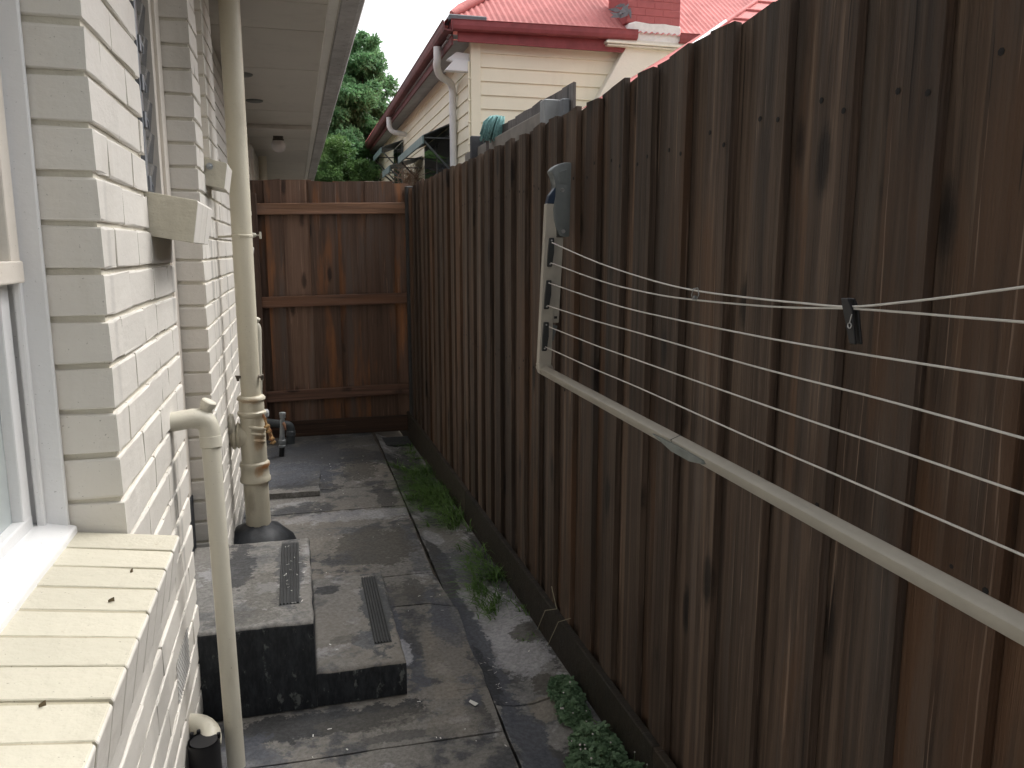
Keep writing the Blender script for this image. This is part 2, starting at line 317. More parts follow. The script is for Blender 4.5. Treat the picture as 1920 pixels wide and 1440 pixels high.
M_tread = concrete('step_concrete', (.20, .195, .185), [
    (.15, 2.9, .05, .3, (.21, .20, .185), .5),(.24, 2.85, .058, .34, (.085, .09, .095), .95), (.19, 2.60, .05, .06, (.10, .105, .115), .8), (-.065, 2.86, .055, .32, (.09, .092, .095), .9),
    (-.25, 2.95, .05, .25, DK, .8), (.06, 3.05, .05, .04, DK, .8), (-.15, 2.7, .07, .15, WET, .5), (.10, 2.62, .05, .03, WET, .5), (-.2, 2.5, .1, .05, WET, .5)], .55, .45, .545, ps=1.6)
def step_side():
    m = MT('step_riser', .6, .35); p = m.pos(); g = m.n('NewGeometry'); f = m.noise(m.mapv(p, (1, 1, .55)), 26, 6, .7); f2 = m.noise(m.mapv(p, (1, 1, .35)), 60, 5, .7)
    col = m.mix(m.step(f2, .35, .7), (.010, .012, .015), (.030, .034, .040))
    col = m.mix(m.math('MULTIPLY', m.step(f, .57, .66), .8), col, (.14, .15, .145)); m.col(col); m.bump(f, .4, .006); return m.m
M_riser = step_side()

# ------------------------------------------------------------------ ground and path
bm = nb(); n_ = 12
for i in range(1): pass
vs = [bm.verts.new((x, y, -H-.16)) for x, y in ((-300, -300), (300, -300), (300, 300), (-300, 300))]; bm.faces.new(vs)
g = obj('ground', bm, M_earth); g['kind'] = 'structure'

path = thing('path', 'narrow stained concrete path between brick wall and timber fence', None, (0.1, 3, -H-.05), kind='structure')
bm = nb(); box(bm, -.56, .555, -3, 20, -H-.159, -H-.008); obj('path_base', bm, M_earth, path)
def ragged(a, b, n, amp):
    out = []
    for i in range(n):
        t = i/n; out.append((a[0]+(b[0]-a[0])*t+(random.uniform(-amp, amp) if 0 < i else 0), a[1]+(b[1]-a[1])*t+(random.uniform(-amp, amp) if 0 < i else 0)))
    return out
def slab(poly, top, mat, name='slab', rag=.0035, skip=()):
    pts = []
    for i in range(len(poly)):
        a, b = poly[i], poly[(i+1) % len(poly)]; L = math.dist(a, b); pts += ragged(a, b, max(1, int(L/.09)), rag if i not in skip else 0)
    bm = nb(); prism(bm, [(x, y, -H-.05) for x, y in pts], (0, 0, .05+top), .0022)
    o = obj(name, bm, mat, path); return o
XD = .553                                                             # joint between slabs and drain strip
g_ = .004
slab([(-.55, -2.8), (XD+.01, -2.8), (XD, 2.145), (-.55, 2.165)], 0, M_slab)
slab([(-.55, 2.165+g_), (XD, 2.145+g_), (XD+.01, 2.40), (-.55, 2.42)], .001, M_slab)
slab([(-.55, 2.42+g_), (XD+.01, 2.40+g_), (XD+.03, 3.03), (.47, 3.09), (.20, 3.10), (-.55, 3.10)], -.002, M_slab, rag=.008)
slab([(-.55, 3.10+g_), (.20, 3.10+g_), (.47, 3.09+g_), (XD+.02, 3.04), (XD-.01, 3.40), (-.55, 3.41)], 0, M_slab, rag=.006)
slab([(-.55, 3.41+g_), (XD-.01, 3.40+g_), (XD-.005, 4.17), (-.55, 4.19)], .003, M_slab)
slab([(-.55, 4.19+g_), (XD-.005, 4.17+g_), (XD, 4.40), (-.55, 4.41)], -.001, M_slab)
slab([(-.55, 4.41+g_), (XD, 4.40+g_), (XD, 4.82), (-.55, 4.83)], .001, M_slab)
slab([(-.55, 4.83+g_), (XD, 4.82+g_), (XD-.02, 6.3), (-.55, 6.3)], .002, M_slab)
slab([(-.55, 6.3+g_), (XD-.02, 6.3+g_), (XD-.02, 14), (-.55, 14)], 0, M_slab)
dy = [-2.8, 2.30, 3.02, 3.55, 4.25, 5.1, 6.30]
for a, b in zip(dy, dy[1:]):
    j1, j2 = random.uniform(-.05, .05), random.uniform(-.05, .05)
    bm = nb(); x0 = XD+g_+.006; nx = 5; top = []
    pl = ragged((x0, a), (x0, b-g_), max(2, int((b-a)/.09)), .003)+[(x0, b-g_)]
    rows = []
    for (px_, py_) in pl:
        t = (py_-a)/(b-a); rows.append([(px_+(fx(py_)+.01-px_)*q, py_+q*(j1*(1-t)+j2*t), -H-.002-.022*math.sin(math.pi*min(1, q*1.5))+.012*q+(gz(.9, py_)+H)*q+random.uniform(-.001, .001)) for q in [k/nx for k in range(nx+1)]])
    V = [[bm.verts.new(c) for c in r] for r in rows]
    B = [[bm.verts.new((c[0], c[1], -H-.14)) for c in r] for r in rows]
    for i in range(len(V)-1):
        for k in range(nx): bm.faces.new((V[i][k], V[i][k+1], V[i+1][k+1], V[i+1][k])); bm.faces.new((B[i][k], B[i+1][k], B[i+1][k+1], B[i][k+1]))
        bm.faces.new((V[i][0], V[i+1][0], B[i+1][0], B[i][0])); bm.faces.new((V[i][nx], B[i][nx], B[i+1][nx], V[i+1][nx]))
    for k in range(nx):
        bm.faces.new((V[0][k], B[0][k], B[0][k+1], V[0][k+1])); bm.faces.new((V[-1][k], V[-1][k+1], B[-1][k+1], B[-1][k]))
    obj('drain_slab', bm, M_drain, path, smooth=40)
# raised concrete cover by the soil pipe
bm = nb(); prism(bm, [(x, y, -H+.003) for x, y in ragged((-.40, 4.72), (.085, 4.70), 6, .006)+ragged((.085, 4.70), (.10, 5.2), 5, .004)+ragged((.10, 5.2), (-.40, 5.25), 6, .004)+[(-.40, 5.25)]], (0, 0, .032), .006, 2)
obj('cover_slab', bm, M_slab, path)

# ------------------------------------------------------------------ concrete steps
st = thing('concrete_steps', 'two grey concrete steps with ribbed grip strips and black painted risers', 'steps', (-.05, 2.8, -H))
def step_mesh(x0, x1, y0, y1, z0, z1, bev):
    """block with rounded nosings; tread concrete on top, black coating on the faces below"""
    bm = nb(); nx, ny = 10, 14
    box(bm, x0, x1, y0, y1, z0, z1)
    es = [e for e in bm.edges if all(abs(v.co.z-z1) < 1e-5 for v in e.verts)]
    bmesh.ops.bevel(bm, geom=es, offset=bev, segments=4, affect='EDGES', profile=.5)
    bmesh.ops.recalc_face_normals(bm, faces=bm.faces)
    for ax, lo, hi in ((0, x0, x1), (1, y0, y1)):
        for k in range(1, 26):
            c = [0, 0, 0]; c[ax] = lo+(hi-lo)*k/26; nn = [0, 0, 0]; nn[ax] = 1
            bmesh.ops.bisect_plane(bm, geom=bm.verts[:]+bm.edges[:]+bm.faces[:], plane_co=c, plane_no=nn)
    for v in bm.verts:
        if v.co.z > z0+.02:
            q = noise.noise_vector(v.co*11.0)*.0028+noise.noise_vector(v.co*37.0)*.0014; edge = v.co.z > z1-bev*1.05 and (v.co.y < y0+bev*1.1 or v.co.x > x1-bev*1.1)
            v.co += q*(1.7 if edge else .55)
    for f in bm.faces: f.material_index = 0 if f.normal.z > .35 else 1
    return bm
zt1, zt2, yf = -1.151, -1.327, 2.425
obj('step', step_mesh(-.43, .008, yf, 3.19, -H+.002, zt1, .016), [M_tread, M_riser], st, smooth=50)
obj('step', step_mesh(.0085, .296, yf+.002, 3.185, -H+.002, zt2, .016), [M_tread, M_riser], st, smooth=50)
M_grip = plain('grip_strip', (.045, .047, .048), .6, 0, .3, 60, .2)
for (xa, xb, z) in ((-.100, -.034, zt1), (.205, .265, zt2)):
    bm = nb(); box(bm, xa, xb, 2.56, 3.13, z-.004, z+.0015)
    gs = obj('grip_strip', bm, M_grip, st)
    n = 6; wd = (xb-xa)/n
    for k in range(n):
        bm = nb(); a = xa+k*wd+wd*.18; prism(bm, [(a, 2.562, z+.002), (a+wd*.62, 2.562, z+.002), (a+wd*.46, 2.562, z+.0065), (a+wd*.16, 2.562, z+.0065)], (0, .566, 0))
        obj('rib', bm, M_grip, gs)

# ------------------------------------------------------------------ brick house on the near side
house = thing('brick_house', 'white painted brick house with deep eave and windows along the path', 'house', (-.335, 2.0, -H))
X = -.335; XB = -.435; CH = .0858; J0 = .0455; SOF = 1.25
BR = {}
def brick_mesh(L, D, var):
    key = (round(L, 3), round(D, 3), var)
    if key in BR: return BR[key]
    rnd = random.Random(hash(key) & 0xffff); bm = nb(); h = CH-.010
    box(bm, -D/2, D/2, -L/2, L/2, -h/2, h/2)
    bmesh.ops.bevel(bm, geom=[e for e in bm.edges if abs(e.verts[0].co.y-e.verts[1].co.y) > .01 or abs(e.verts[0].co.x-e.verts[1].co.x) > .01], offset=.0042, segments=2, affect='EDGES', profile=.5)
    bmesh.ops.bisect_plane(bm, geom=bm.verts[:]+bm.edges[:]+bm.faces[:], plane_co=(0, L*rnd.uniform(-.2, .2), 0), plane_no=(0, 1, 0))
    for v in bm.verts: v.co += Vector((rnd.uniform(-1, 1), rnd.uniform(-1, 1), rnd.uniform(-1, 1)*1.3))*.0013
    bmesh.ops.recalc_face_normals(bm, faces=bm.faces)
    me = bpy.data.meshes.new('brick'); bm.to_mesh(me); bm.free(); me.materials.append(M_brick); BR[key] = me; return me
bricks = []                                                  # (x,y,z,L,D)
def courses(z0, z1):
    k = math.floor((z0-J0)/CH+.001); out = []
    while J0+k*CH < z1-.01:
        a = J0+k*CH
        if a > z0-.02: out.append((k, a))
        k += 1
    return out
def run(y0, y1, z0, z1, xf, depth=.105, holes=()):
    for k, a in courses(z0, z1):
        y = y0; first = .235 if k % 2 == 0 else .117
        first *= random.uniform(.94, 1.0)
        while y < y1-.02:
            L = first; first = .238+random.uniform(-.006, .004)
            if y+L > y1-.045: L = y1-y
            zc = a+CH/2; skip = any(y+L/2 > h[0] and y+L/2 < h[1] and zc > h[2] and zc < h[3] for h in holes)
            if not skip: bricks.append((xf-depth/2, y+L/2, zc, L-.0005, depth))
            y += L
Z0 = -H-.03
# near wall: below the big window, then pier 1, then the wall under the first louvre
run(-1.2, 2.115, Z0, -.66, X); run(-1.2, .12, -.66, SOF, X)
run(1.602, 2.12, -.66+.001, SOF, X)
run(2.12, 2.468, Z0, .045, X)
# pier 2, and the wall under the second louvre, pier 3
run(3.25, 3.50, Z0, SOF, X); run(3.50, 4.84, Z0, .275, X); run(3.77, 4.19, .275, SOF, X)
# set-back wall beyond, running past the gate
run(4.84, 13.5, Z0, -.06, XB); run(4.84, 9.40, -.06, SOF, XB); run(10.3, 18.4, -.06, SOF, XB)
def vis(b):
    x, y, z, L, D = b; c = Vector((x+D/2, y, z)); d = c.dot(FW)
    if d < .3: return 0
    u = 960+F_PX*c.dot(RT)/d; v = 720-F_PX*c.dot(UP)/d
    if u < -150 or u > 640 or v < -120 or v > 1560: return 0
    nrm = abs(c.x)/c.length
    return (L*CH*max(nrm, .05)+.105*CH*(.6 if (abs(y-L/2-1.602) < .01 or abs(y-L/2-3.25) < .01 or abs(y-L/2-3.77) < .01) else 0))/c.length**2
bricks.sort(key=vis, reverse=True)
top = [b for b in bricks[:300] if vis(b) > 0]; rest = bricks[len(top):]
for i, (x, y, z, L, D) in enumerate(top):
    o = link('brick', brick_mesh(L, D, random.choice((0, 0, 0, 1, 1, 2))), None, house, (x+random.uniform(-.0012, .0012), y, z+random.uniform(-.0012, .0012)))
    o.rotation_euler = (random.uniform(-.004, .004), random.uniform(-.006, .006), random.uniform(-.005, .005))
bm = nb()
for (x, y, z, L, D) in rest: h = (CH-.010)/2; box(bm, x-D/2, x+D/2, y-L/2, y+L/2, z-h, z+h, .0015)
obj('brickwork', bm, M_brick, house, kind='stuff')
# recessed joints and the body of the wall behind the bricks
bm = nb(); IN = .0075
def core(y0, y1, z0, z1, xf, dep=.40): box(bm, xf-dep, xf-IN, y0+IN, y1-IN, z0, z1)
core(-1.2, 2.115, Z0, -.625, X); core(-1.2, .12, -.6251, SOF, X); core(1.602, 2.12, -.6249, SOF, X); core(2.10, 2.468, Z0, .046, X, .105)
core(3.25, 3.50, Z0, SOF, X, .5); core(3.485, 4.84, Z0, .2755, X, .5); core(3.77, 4.19, .275, SOF, X, .5); core(4.83, 13.5, Z0, -.0605, XB); core(4.83, 9.4, -.0603, SOF, XB); core(10.3, 18.4, -.0603, SOF, XB)
obj('wall', bm, M_mort, house)
bm = nb(); box(bm, -4, -1.0, -1.2, 13.5, Z0, SOF); obj('wall', bm, M_dark, house)
# brick-on-edge sills
def sill(y0, y1, xf, xb, zt, tilt, n, jg=.0035, hgt=.106):
    wd = (y1-y0)/n
    for i in range(n):
        bm = nb(); a, b = y0+i*wd+jg, y0+(i+1)*wd-jg; dz = random.uniform(-.0018, .0018)
        zo, zi = zt-tilt+dz, zt+dz
        prism(bm, [(xb, a, zi), (xf-.003, a, zo+.001), (xf, a, zo-.004), (xf-.016, a, zo-hgt+.004), (xb, a, zi-hgt)], (0, b-a, 0), .0014)
        c = Vector(((xf+xb)/2, (a+b)/2, zt)); bmesh.ops.recalc_face_normals(bm, faces=bm.faces)
        for f in bm.faces: f.material_index = 1 if f.normal.x > .6 else 0
        o = obj('sill_brick', bm, [M_sillb, M_brick], house, at=c); o.rotation_euler = (0, random.uniform(-.006, .006), random.uniform(-.006, .006))
    bm = nb(); e = .0016 if jg > .002 else .006; prism(bm, [(xb, y0+.004, zt-e), (xf-.006, y0+.004, zt-tilt-e), (xf-.012, y0+.004, zt-tilt-hgt*.5), (xf-.022, y0+.004, zt-tilt-hgt*.95), (xb, y0+.004, zt-hgt*.95)], (0, y1-y0-.008, 0)); obj('sill_joint', bm, M_sillj, house)
sill(.06, 1.598, -.240, -.45, -.520, .030, 18)
for k, (ya, yb, xf, zt) in enumerate(((2.121, 2.467, -.222, .147), (3.502, 3.768, -.247, .375), (4.842, 5.30, -.243, .045))): 
    sill(ya, yb, xf, (X if k < 2 else XB)-.06, zt, .030, max(2, int((yb-ya)/.11)), .0006)
bm = nb(); lathe(bm, [(.008, 0), (.014, .0), (.014, .004), (.008, .006), (.008, .014), (.003, .016)], ony(393, 312, 3.503)+Vector((0, -.002, 0)), (0, -1, 0), 8); obj('sill_bolt', bm, M_galv, house)

# big sash window beside the viewer
win = thing('window', None, None); win.parent = house; win.location = (0, 0, 0)
def wbox(name, mat, x0, x1, y0, y1, z0, z1, bev=.003, par=None): bm = nb(); box(bm, x0, x1, y0, y1, z0, z1, bev, 2); return obj(name, bm, mat, par or win)
ZS = -.522
wbox('frame', M_trim, -.60, -.430, 1.588, 1.6, ZS-.02, SOF); wbox('frame', M_trim, -.60, -.430, .12, .132, ZS-.02, SOF)
wbox('stop_bead', M_trim, -.479, -.465, 1.573, 1.5885, ZS, SOF, .004); wbox('stop_bead', M_trim, -.479, -.465, .1315, .147, ZS, SOF, .004)
bm = nb(); prism(bm, [(-.60, .1225, -.493), (-.47, .1225, -.500), (-.418, .1225, -.512), (-.416, .1225, -.552), (-.60, .1225, -.552)], (0, 1.475, 0), .004, 2); obj('sill', bm, M_trim, win)
us = wbox('sash', M_trimc, -.500, -.4605, 1.525, 1.572, -.021, SOF); wbox('stile', M_trimc, -.500, -.4605, .148, .195, -.021, SOF, par=us)
wbox('meeting_rail', M_trimc, -.506, -.456, .150, 1.571, -.057, -.019, par=us)
wbox('pane', M_frost, -.482, -.478, .19, 1.53, -.02, SOF, 0, par=us)
ls = wbox('sash', M_trim, -.535, -.484, 1.530, 1.5715, ZS+.03, -.058); wbox('stile', M_trim, -.535, -.484, .149, .19, ZS+.03, -.058, par=ls)
wbox('bottom_rail', M_trim, -.536, -.483, .15, 1.571, ZS+.008, ZS+.045, par=ls); wbox('pane', M_frost, -.508, -.503, .185, 1.535, ZS+.04, -.06, 0, par=ls)
wbox('head', M_trim, -.60, -.434, .133, 1.5875, SOF-.06, SOF-.001)

# first recess: louvre window above, timber door beside it
XR = -.432
lw = thing('louvre_window', None, None); lw.parent = house
def pb(name, mat, par, x0, x1, y0, y1, z0, z1, bev=.002): bm = nb(); box(bm, x0, x1, y0, y1, z0, z1, bev); return obj(name, bm, mat, par)
pb('frame', M_trimc, lw, -.50, XR, 3.16, 3.247, -.95, SOF); pb('frame', M_trimc, lw, -.50, XR-.012, 3.115, 3.159, -.95, SOF)
pb('mullion', M_trimc, lw, -.50, XR-.03, 2.40, 2.47, .05, SOF)
for (ya, yb, zb) in ((2.125, 2.40, .15), (2.47, 3.114, .16)):
    z = zb+.01
    while z < SOF-.02:
        bm = nb(); prism(bm, [(-.475, ya, z), (-.470, ya, z+.003), (-.455, ya, z+.118), (-.460, ya, z+.118)], (0, yb-ya, 0)); obj('glass_louvre', bm, M_pane, lw); z += .105
    pb('dark_room_sheet', M_dark, lw, -.52, -.51, ya, yb, zb, SOF)  # added dark sheet standing in for the unlit room behind the louvres
gal = pb('louvre_gallery', M_louv, lw, -.452, -.436, 2.78, 2.812, .155, SOF)
for zc in (.20, .395, .505, .62, .80, 1.0):
    bm = nb(); tube(bm, [(-.438, 2.796, zc+.03), (-.432, 2.80, zc+.022), (-.426, 2.808, zc+.0), (-.427, 2.815, zc-.02)], .0028, 6); obj('louvre_clip', bm, M_louv, gal)
    pb('clip_body', M_louv, gal, -.437, -.428, 2.783, 2.81, zc-.02, zc+.03)
dr = pb('door', M_trimc, house, -.49, -.452, 2.475, 3.114, -.95, .155)
bm = nb(); lathe(bm, [(.02, 0), (.02, .006), (.010, .01), (.010, .03), (.024, .04), (.022, .058), (.004, .062)], (-.452, 2.55, -.15), (1, 0, 0), 14); obj('handle', bm, M_galv, dr)
pb('threshold', M_bit, house, -.60, XR+.004, 2.476, 3.243, -H, -.952, .004)
# second louvre (narrow) and the opening after pier 3
pb('narrow_window', M_trimc, house, -.47, -.44, 3.505, 3.765, .30, SOF)
pw = pb('toilet_window', M_trimc, house, -.475, -.455, 4.195, 4.835, .28, SOF); pb('pane', M_pane, pw, -.456, -.452, 4.25, 4.78, .33, SOF)
# far door behind the gate
fd = pb('door', M_trimc, house, XB-.10, XB-.06, 9.46, 10.24, -.9, SOF-.2); pb('frame', M_trimc, fd, XB-.10, XB+.012, 9.40, 9.46, -.9, SOF-.05); pb('frame', M_trimc, fd, XB-.10, XB+.012, 10.24, 10.30, -.9, SOF-.05)

# brick vent low in the wall
bm = nb(); y0, y1, z0, z1 = 2.015, 2.235, -1.145, -1.035
bv = pb('brick_vent', M_brick, house, X-.05, X-.002, y0, y1, z0, z1, .001)
bm = nb(); n = 9
for i in range(-n, n*3):
    for sgn in (1, -1):
        a = Vector((X+.0015, y0+i*.018, z0)); b = a+Vector((0, sgn*(z1-z0), z1-z0))
        if sgn < 0: a += Vector((0, 0, 0))
        ta, tb = 0, 1
        L = b-a
        lo, hi = sorted(((y0+.004-a.y)/L.y, (y1-.004-a.y)/L.y)); lo, hi = max(0, lo), min(1, hi)
        if hi-lo > .05: tube(bm, [a+L*lo, a+L*hi], .0016, 4)
obj('vent_mesh', bm, plain('vent_mesh', (.42, .41, .39), .6), bv, kind='stuff')

# eave: soffit sheets, cover strips, fascia, gutter, roof
ys = [-1.2, .95, 2.2]+[onz(500, v, SOF).y for v in (0, 53, 128, 207, 238)]+[9.75, 10.9, 12.3, 14.0, 16.0, 18.4]
for a, b in zip(ys, ys[1:]):
    bm = nb(); box(bm, -.60, .235, a+.007, b-.007, SOF+.0005, SOF+.009, .002); o = obj('soffit_sheet', bm, M_soff, house, at=(-.1, (a+b)/2, SOF)); o.rotation_euler = (random.uniform(-.0012, .0012), 0, 0)
pb('soffit_blackout', M_dark, house, -.60, .24, -1.19, 18.39, SOF+.0095, SOF+.03, 0)  # dark sheet added above the soffit, stops light leaks and darkens its joints
pb('eave_beam', M_soff, house, -.43, .222, 8.72, 9.25, SOF-.04, SOF-.0008, .003)
bm = nb(); box(bm, .223, .272, -1.2, 18.6, SOF-.016, SOF+.02, .004); obj('fascia_strip', bm, M_strip, house)
bm = nb(); box(bm, .2725, .282, -1.2, 18.6, SOF-.008, SOF+.16, .002); obj('fascia', bm, M_soff, house)
gp = [(.284, SOF+.10), (.284, SOF+.008), (.292, SOF-.002), (.375, SOF+.001), (.402, SOF+.010), (.414, SOF+.032), (.416, SOF+.105), (.426, SOF+.112), (.416, SOF+.120), (.410, SOF+.10), (.398, SOF+.03), (.375, SOF+.016), (.300, SOF+.012), (.292, SOF+.10)]
gut = None
yy = [-1.2, 1.4, 3.9, 6.2, 8.6, 11.2, 13.8, 18.6]
for i, (a, b) in enumerate(zip(yy, yy[1:])):
    bm = nb(); prism(bm, [(x, a+.001, z+random.uniform(-.0015, .0015)) for x, z in gp], (random.uniform(-.002, .002), b-a, random.uniform(-.002, .002))); obj('gutter', bm, M_gutter, house)
    bm = nb(); prism(bm, [(x+(.003 if x > .33 else 0), b-.012, z-.0035 if z < SOF+.02 else z) for x, z in gp], (0, .024, 0)); obj('gutter_joint', bm, M_gutter, house)
bm = nb(); prism(bm, [(.37, -1.2, SOF+.12), (.37, -1.2, SOF+.16), (-3, -1.2, SOF+1.5), (-3, -1.2, SOF+1.4)], (0, 19.8, 0)); obj('roof', bm, M_tile, house)
bm = nb(); box(bm, -4, -.25, -1.25, -1.2, Z0, SOF+.1); box(bm, -4, -.25, 18.4, 18.45, Z0, SOF+.1); obj('wall', bm, M_mort, house)
# round soffit vents
for (y, x) in [(p_.y, p_.x) for p_ in (onz(455, 142, SOF-.012), onz(477, 191, SOF-.012))]:
    bm = nb(); lathe(bm, [(.072, 0), (.070, -.008), (.055, -.014), (.04, -.016), (.002, -.016)], (x, y, SOF), (0, 0, 1), 20); v_ = obj('eave_vent', bm, plain('vent_grey', (.20, .21, .20), .6), house, smooth=40)
# globe light hanging from the eave
lt = thing('globe_light', 'round white glass globe light hung under the far eave', 'lamp', (-.12, 9.55, SOF))
bm = nb(); lathe(bm, [(.055, -.001), (.055, -.03), (.062, -.036), (.062, -.062), (.04, -.064)], (-.12, 9.55, SOF), (0, 0, 1), 20); obj('fitting', bm, plain('brown_plastic', (.10, .085, .07), .5), lt, smooth=35)
bm = nb(); lathe(bm, [(.050, -.060)]+[(.080*math.sin(t), -.105+.080*math.cos(t)) for t in [R(40+14*k) for k in range(11)]], (-.12, 9.55, SOF), (0, 0, 1), 24); obj('globe', bm, M_globe, lt, smooth=60)

M_lug = plain('flaky_clip', (.12, .10, .08), .8, spots=((.5, .47, .4), .55))
# ------------------------------------------------------------------ pipes on the wall
def ring(bm, c, ax, r, h, b=.004, n=20): lathe(bm, [(r-b, -h/2), (r, -h/2+b), (r, h/2-b), (r-b, h/2)], c, ax, n)
sp = thing('soil_pipe', 'tall cream soil pipe with collared iron junction and rusty bracket', 'pipe', (-.229, 3.9, -H))
c0 = Vector((-.229, 3.90, 0)); KS = .913
def kz(z): return z*KS
bm = nb(); tube(bm, [c0+Vector((0, 0, z)) for z in (-.72, -.3, .3, .9, SOF+.05)], .0455, 24); obj('pipe', bm, M_pipe, sp, smooth=50)
prof = [(.056, -.745), (.064, -.749), (.070, -.757), (.070, -.766), (.062, -.773), (.0625, -.825), (.071, -.832), (.072, -.843), (.066, -.853), (.060, -.858), (.060, -.90), (.0635, -.95), (.0635, -1.05), (.064, -1.095), (.074, -1.103), (.076, -1.118), (.070, -1.130), (.071, -1.175), (.077, -1.185), (.077, -1.202), (.068, -1.212), (.05, -1.215)]
bm = nb(); lathe(bm, [(r_*.93, kz(z)) for r_, z in prof][::-1], c0, (0, 0, 1), 28); body = obj('junction', bm, M_pipe, sp, smooth=38)
bm = nb(); tube(bm, [c0+Vector((0, 0, kz(-1.21))), c0+Vector((.002, 0, -1.22)), c0+Vector((.004, 0, -H+.004))], .058, 24); obj('base_pipe', bm, M_pipe, sp, smooth=50)
br = c0+Vector((0, 0, kz(-.955)))
bm = nb(); tube(bm, [br, br+Vector((-.06, 0, -.002)), br+Vector((-.115, -.002, 0))], [.054, .054, .050], 20); obj('branch', bm, M_pipe, body, smooth=50)
bm = nb(); ring(bm, br+Vector((-.066, -.002, 0)), (1, 0, 0), .062, .014, .005); ring(bm, br+Vector((-.086, -.002, 0)), (1, 0, 0), .066, .016, .005); obj('branch_flange', bm, M_pipe, body, smooth=40)
bm = nb(); bmesh.ops.create_icosphere(bm, subdivisions=3, radius=.046)
for v in bm.verts: v.co = Vector((v.co.x*.42, v.co.y*.9, v.co.z*1.25))*(1+random.uniform(-.16, .12))+br+Vector((-.094, -.030, .055))
obj('mortar_patch', bm, M_mort, body, smooth=180)
for k in range(3):                                            # moulded gussets round the access opening
    bm = nb(); z = kz(-.90-.036*k); pts = [c0+Vector((.060*math.sin(a), -.060*math.cos(a), z-.022*j_/6)) for j_, a in [(j, R(-14+9*k+14*j)) for j in range(7-k)]]; tube(bm, pts, [.005]+[.009]*(len(pts)-2)+[.007], 8)
    obj('gusset', bm, M_pipe, body, smooth=60)
bm = nb(); pa, pb_ = ony(492, 776, 3.86), ony(512, 830, 3.86)
d_ = (pb_-pa)
for t0, t1, w_, th in ((0, .45, .008, .004), (.35, 1.0, .011, .008)):
    a, b = pa+d_*t0, pa+d_*t1; tube(bm, [a, a+(b-a)*.3+Vector((.003, -.003, 0)), b], [th, w_*.9, th], 7)
for t in (.42, .60, .86, .98):
    q = pa+d_*t; tube(bm, [q+Vector((-.012, -.002, -.004)), q+Vector((.002, -.012, .0)), q+Vector((.013, -.012, .006))], [.004, .009, .006], 7)
obj('rusty_bracket', bm, M_rust, body, smooth=40)
bm = nb(); ring(bm, c0+Vector((0, 0, .062)), (0, 0, 1), .0480, .013, .002); tube(bm, [c0+Vector((0, 0, .062)), c0+Vector((-.12, .0, .056))], .005, 6); tube(bm, [c0+Vector((-.010, -.046, .052)), c0+Vector((-.012, -.060, .066)), c0+Vector((.034, -.058, .060))], .0025, 5); obj('pipe_clip', bm, M_pipe, sp, smooth=40)
for s_ in (-1, 1):
    bm = nb(); z = ony(450, 706, 3.9).z; x_ = c0.x+s_*.054; tube(bm, [(x_-s_*.012, 3.88, z), (x_, 3.875, z+.004), (x_+.002, 3.88, z-.018)], [.008, .012, .005], 7); obj('clip_lug', bm, M_lug, sp, smooth=40)
bm = nb(); prof = [(.001, .135), (.066, .133), (.12, .108), (.165, .06), (.19, .01), (.192, 0)]
lathe(bm, prof, c0+Vector((.0, -.01, -H+.002)), (0, 0, 1), 22)
for v in bm.verts: v.co.x += random.uniform(-.005, .005); v.co.y += random.uniform(-.006, .006); v.co.z += random.uniform(-.004, .004)
obj('tar_mound', bm, M_bit, sp, smooth=60)

wp = thing('waste_pipe', 'thin cream waste pipe bending out of the near wall with a capped elbow', 'pipe', (-.225, 2.17, -H))
e0 = Vector((-.36, 2.215, -.452)); e1 = Vector((-.272, 2.245, -.448)); ec = Vector((-.243, 2.255, -.447)); e2 = Vector((-.243, 2.250, -.495)); foot = Vector((-.221, 2.165, -H+.01))
dn = (foot-e2).normalized()
bm = nb(); tube(bm, [e0, e1-Vector((.02, 0.006, 0))]+arc(e1-Vector((.012, 0.004, 0)), ec, e2, 7)+[e2+dn*.01], [.026, .0262]+[.0275]*8+[.0275], 20); el = obj('elbow', bm, M_pipe2, wp, smooth=50)
bm = nb(); tube(bm, [e2+dn*.008, e2+dn*.5, foot], .0245, 20); obj('pipe', bm, M_pipe2, wp, smooth=50)
bm = nb(); lathe(bm, [(.0255, 0), (.0285, .001), (.0290, .030), (.026, .032)], e2+dn*.004, dn, 20); obj('socket', bm, M_pipe2, wp, smooth=40)
cd = Vector((.45, -.05, .9)).normalized(); cp = ec+Vector((-.012, 0, .012))
bm = nb(); lathe(bm, [(.016, 0), (.0175, .016), (.0175, .019), (.0205, .020), (.0205, .033), (.017, .036), (.001, .036)], cp, cd, 12); obj('screw_cap', bm, M_pipe2, el, smooth=30)
ds = thing('drain_stub', 'short black drain pipe with a cream bend leaning on the wall foot', 'pipe', (-.29, 2.2, -H))
tc = ony(382, 1388, 2.08); tr = .041
bm = nb(); tube(bm, [Vector((tc.x, tc.y+.01, -H-.01)), tc+Vector((0, .0, -.03)), tc], tr, 22, cap=False); tube(bm, [tc, tc+Vector((0, 0, -.03)), Vector((tc.x, tc.y+.01, -H-.01))], tr-.006, 22); obj('black_pipe', bm, M_blackp, ds, smooth=50)
bm = nb(); q1 = ony(360, 1368, 2.16); q2 = ony(384, 1362, 2.15); tube(bm, [Vector((-.352, 2.19, q1.z+.0))]+arc(Vector((-.335, 2.18, q1.z+.004)), Vector((tc.x+.02, 2.14, q2.z+.008)), Vector((tc.x+.012, 2.105, tc.z-.03)), 7), .029, 18); obj('bend', bm, M_pipe2, ds, smooth=50)
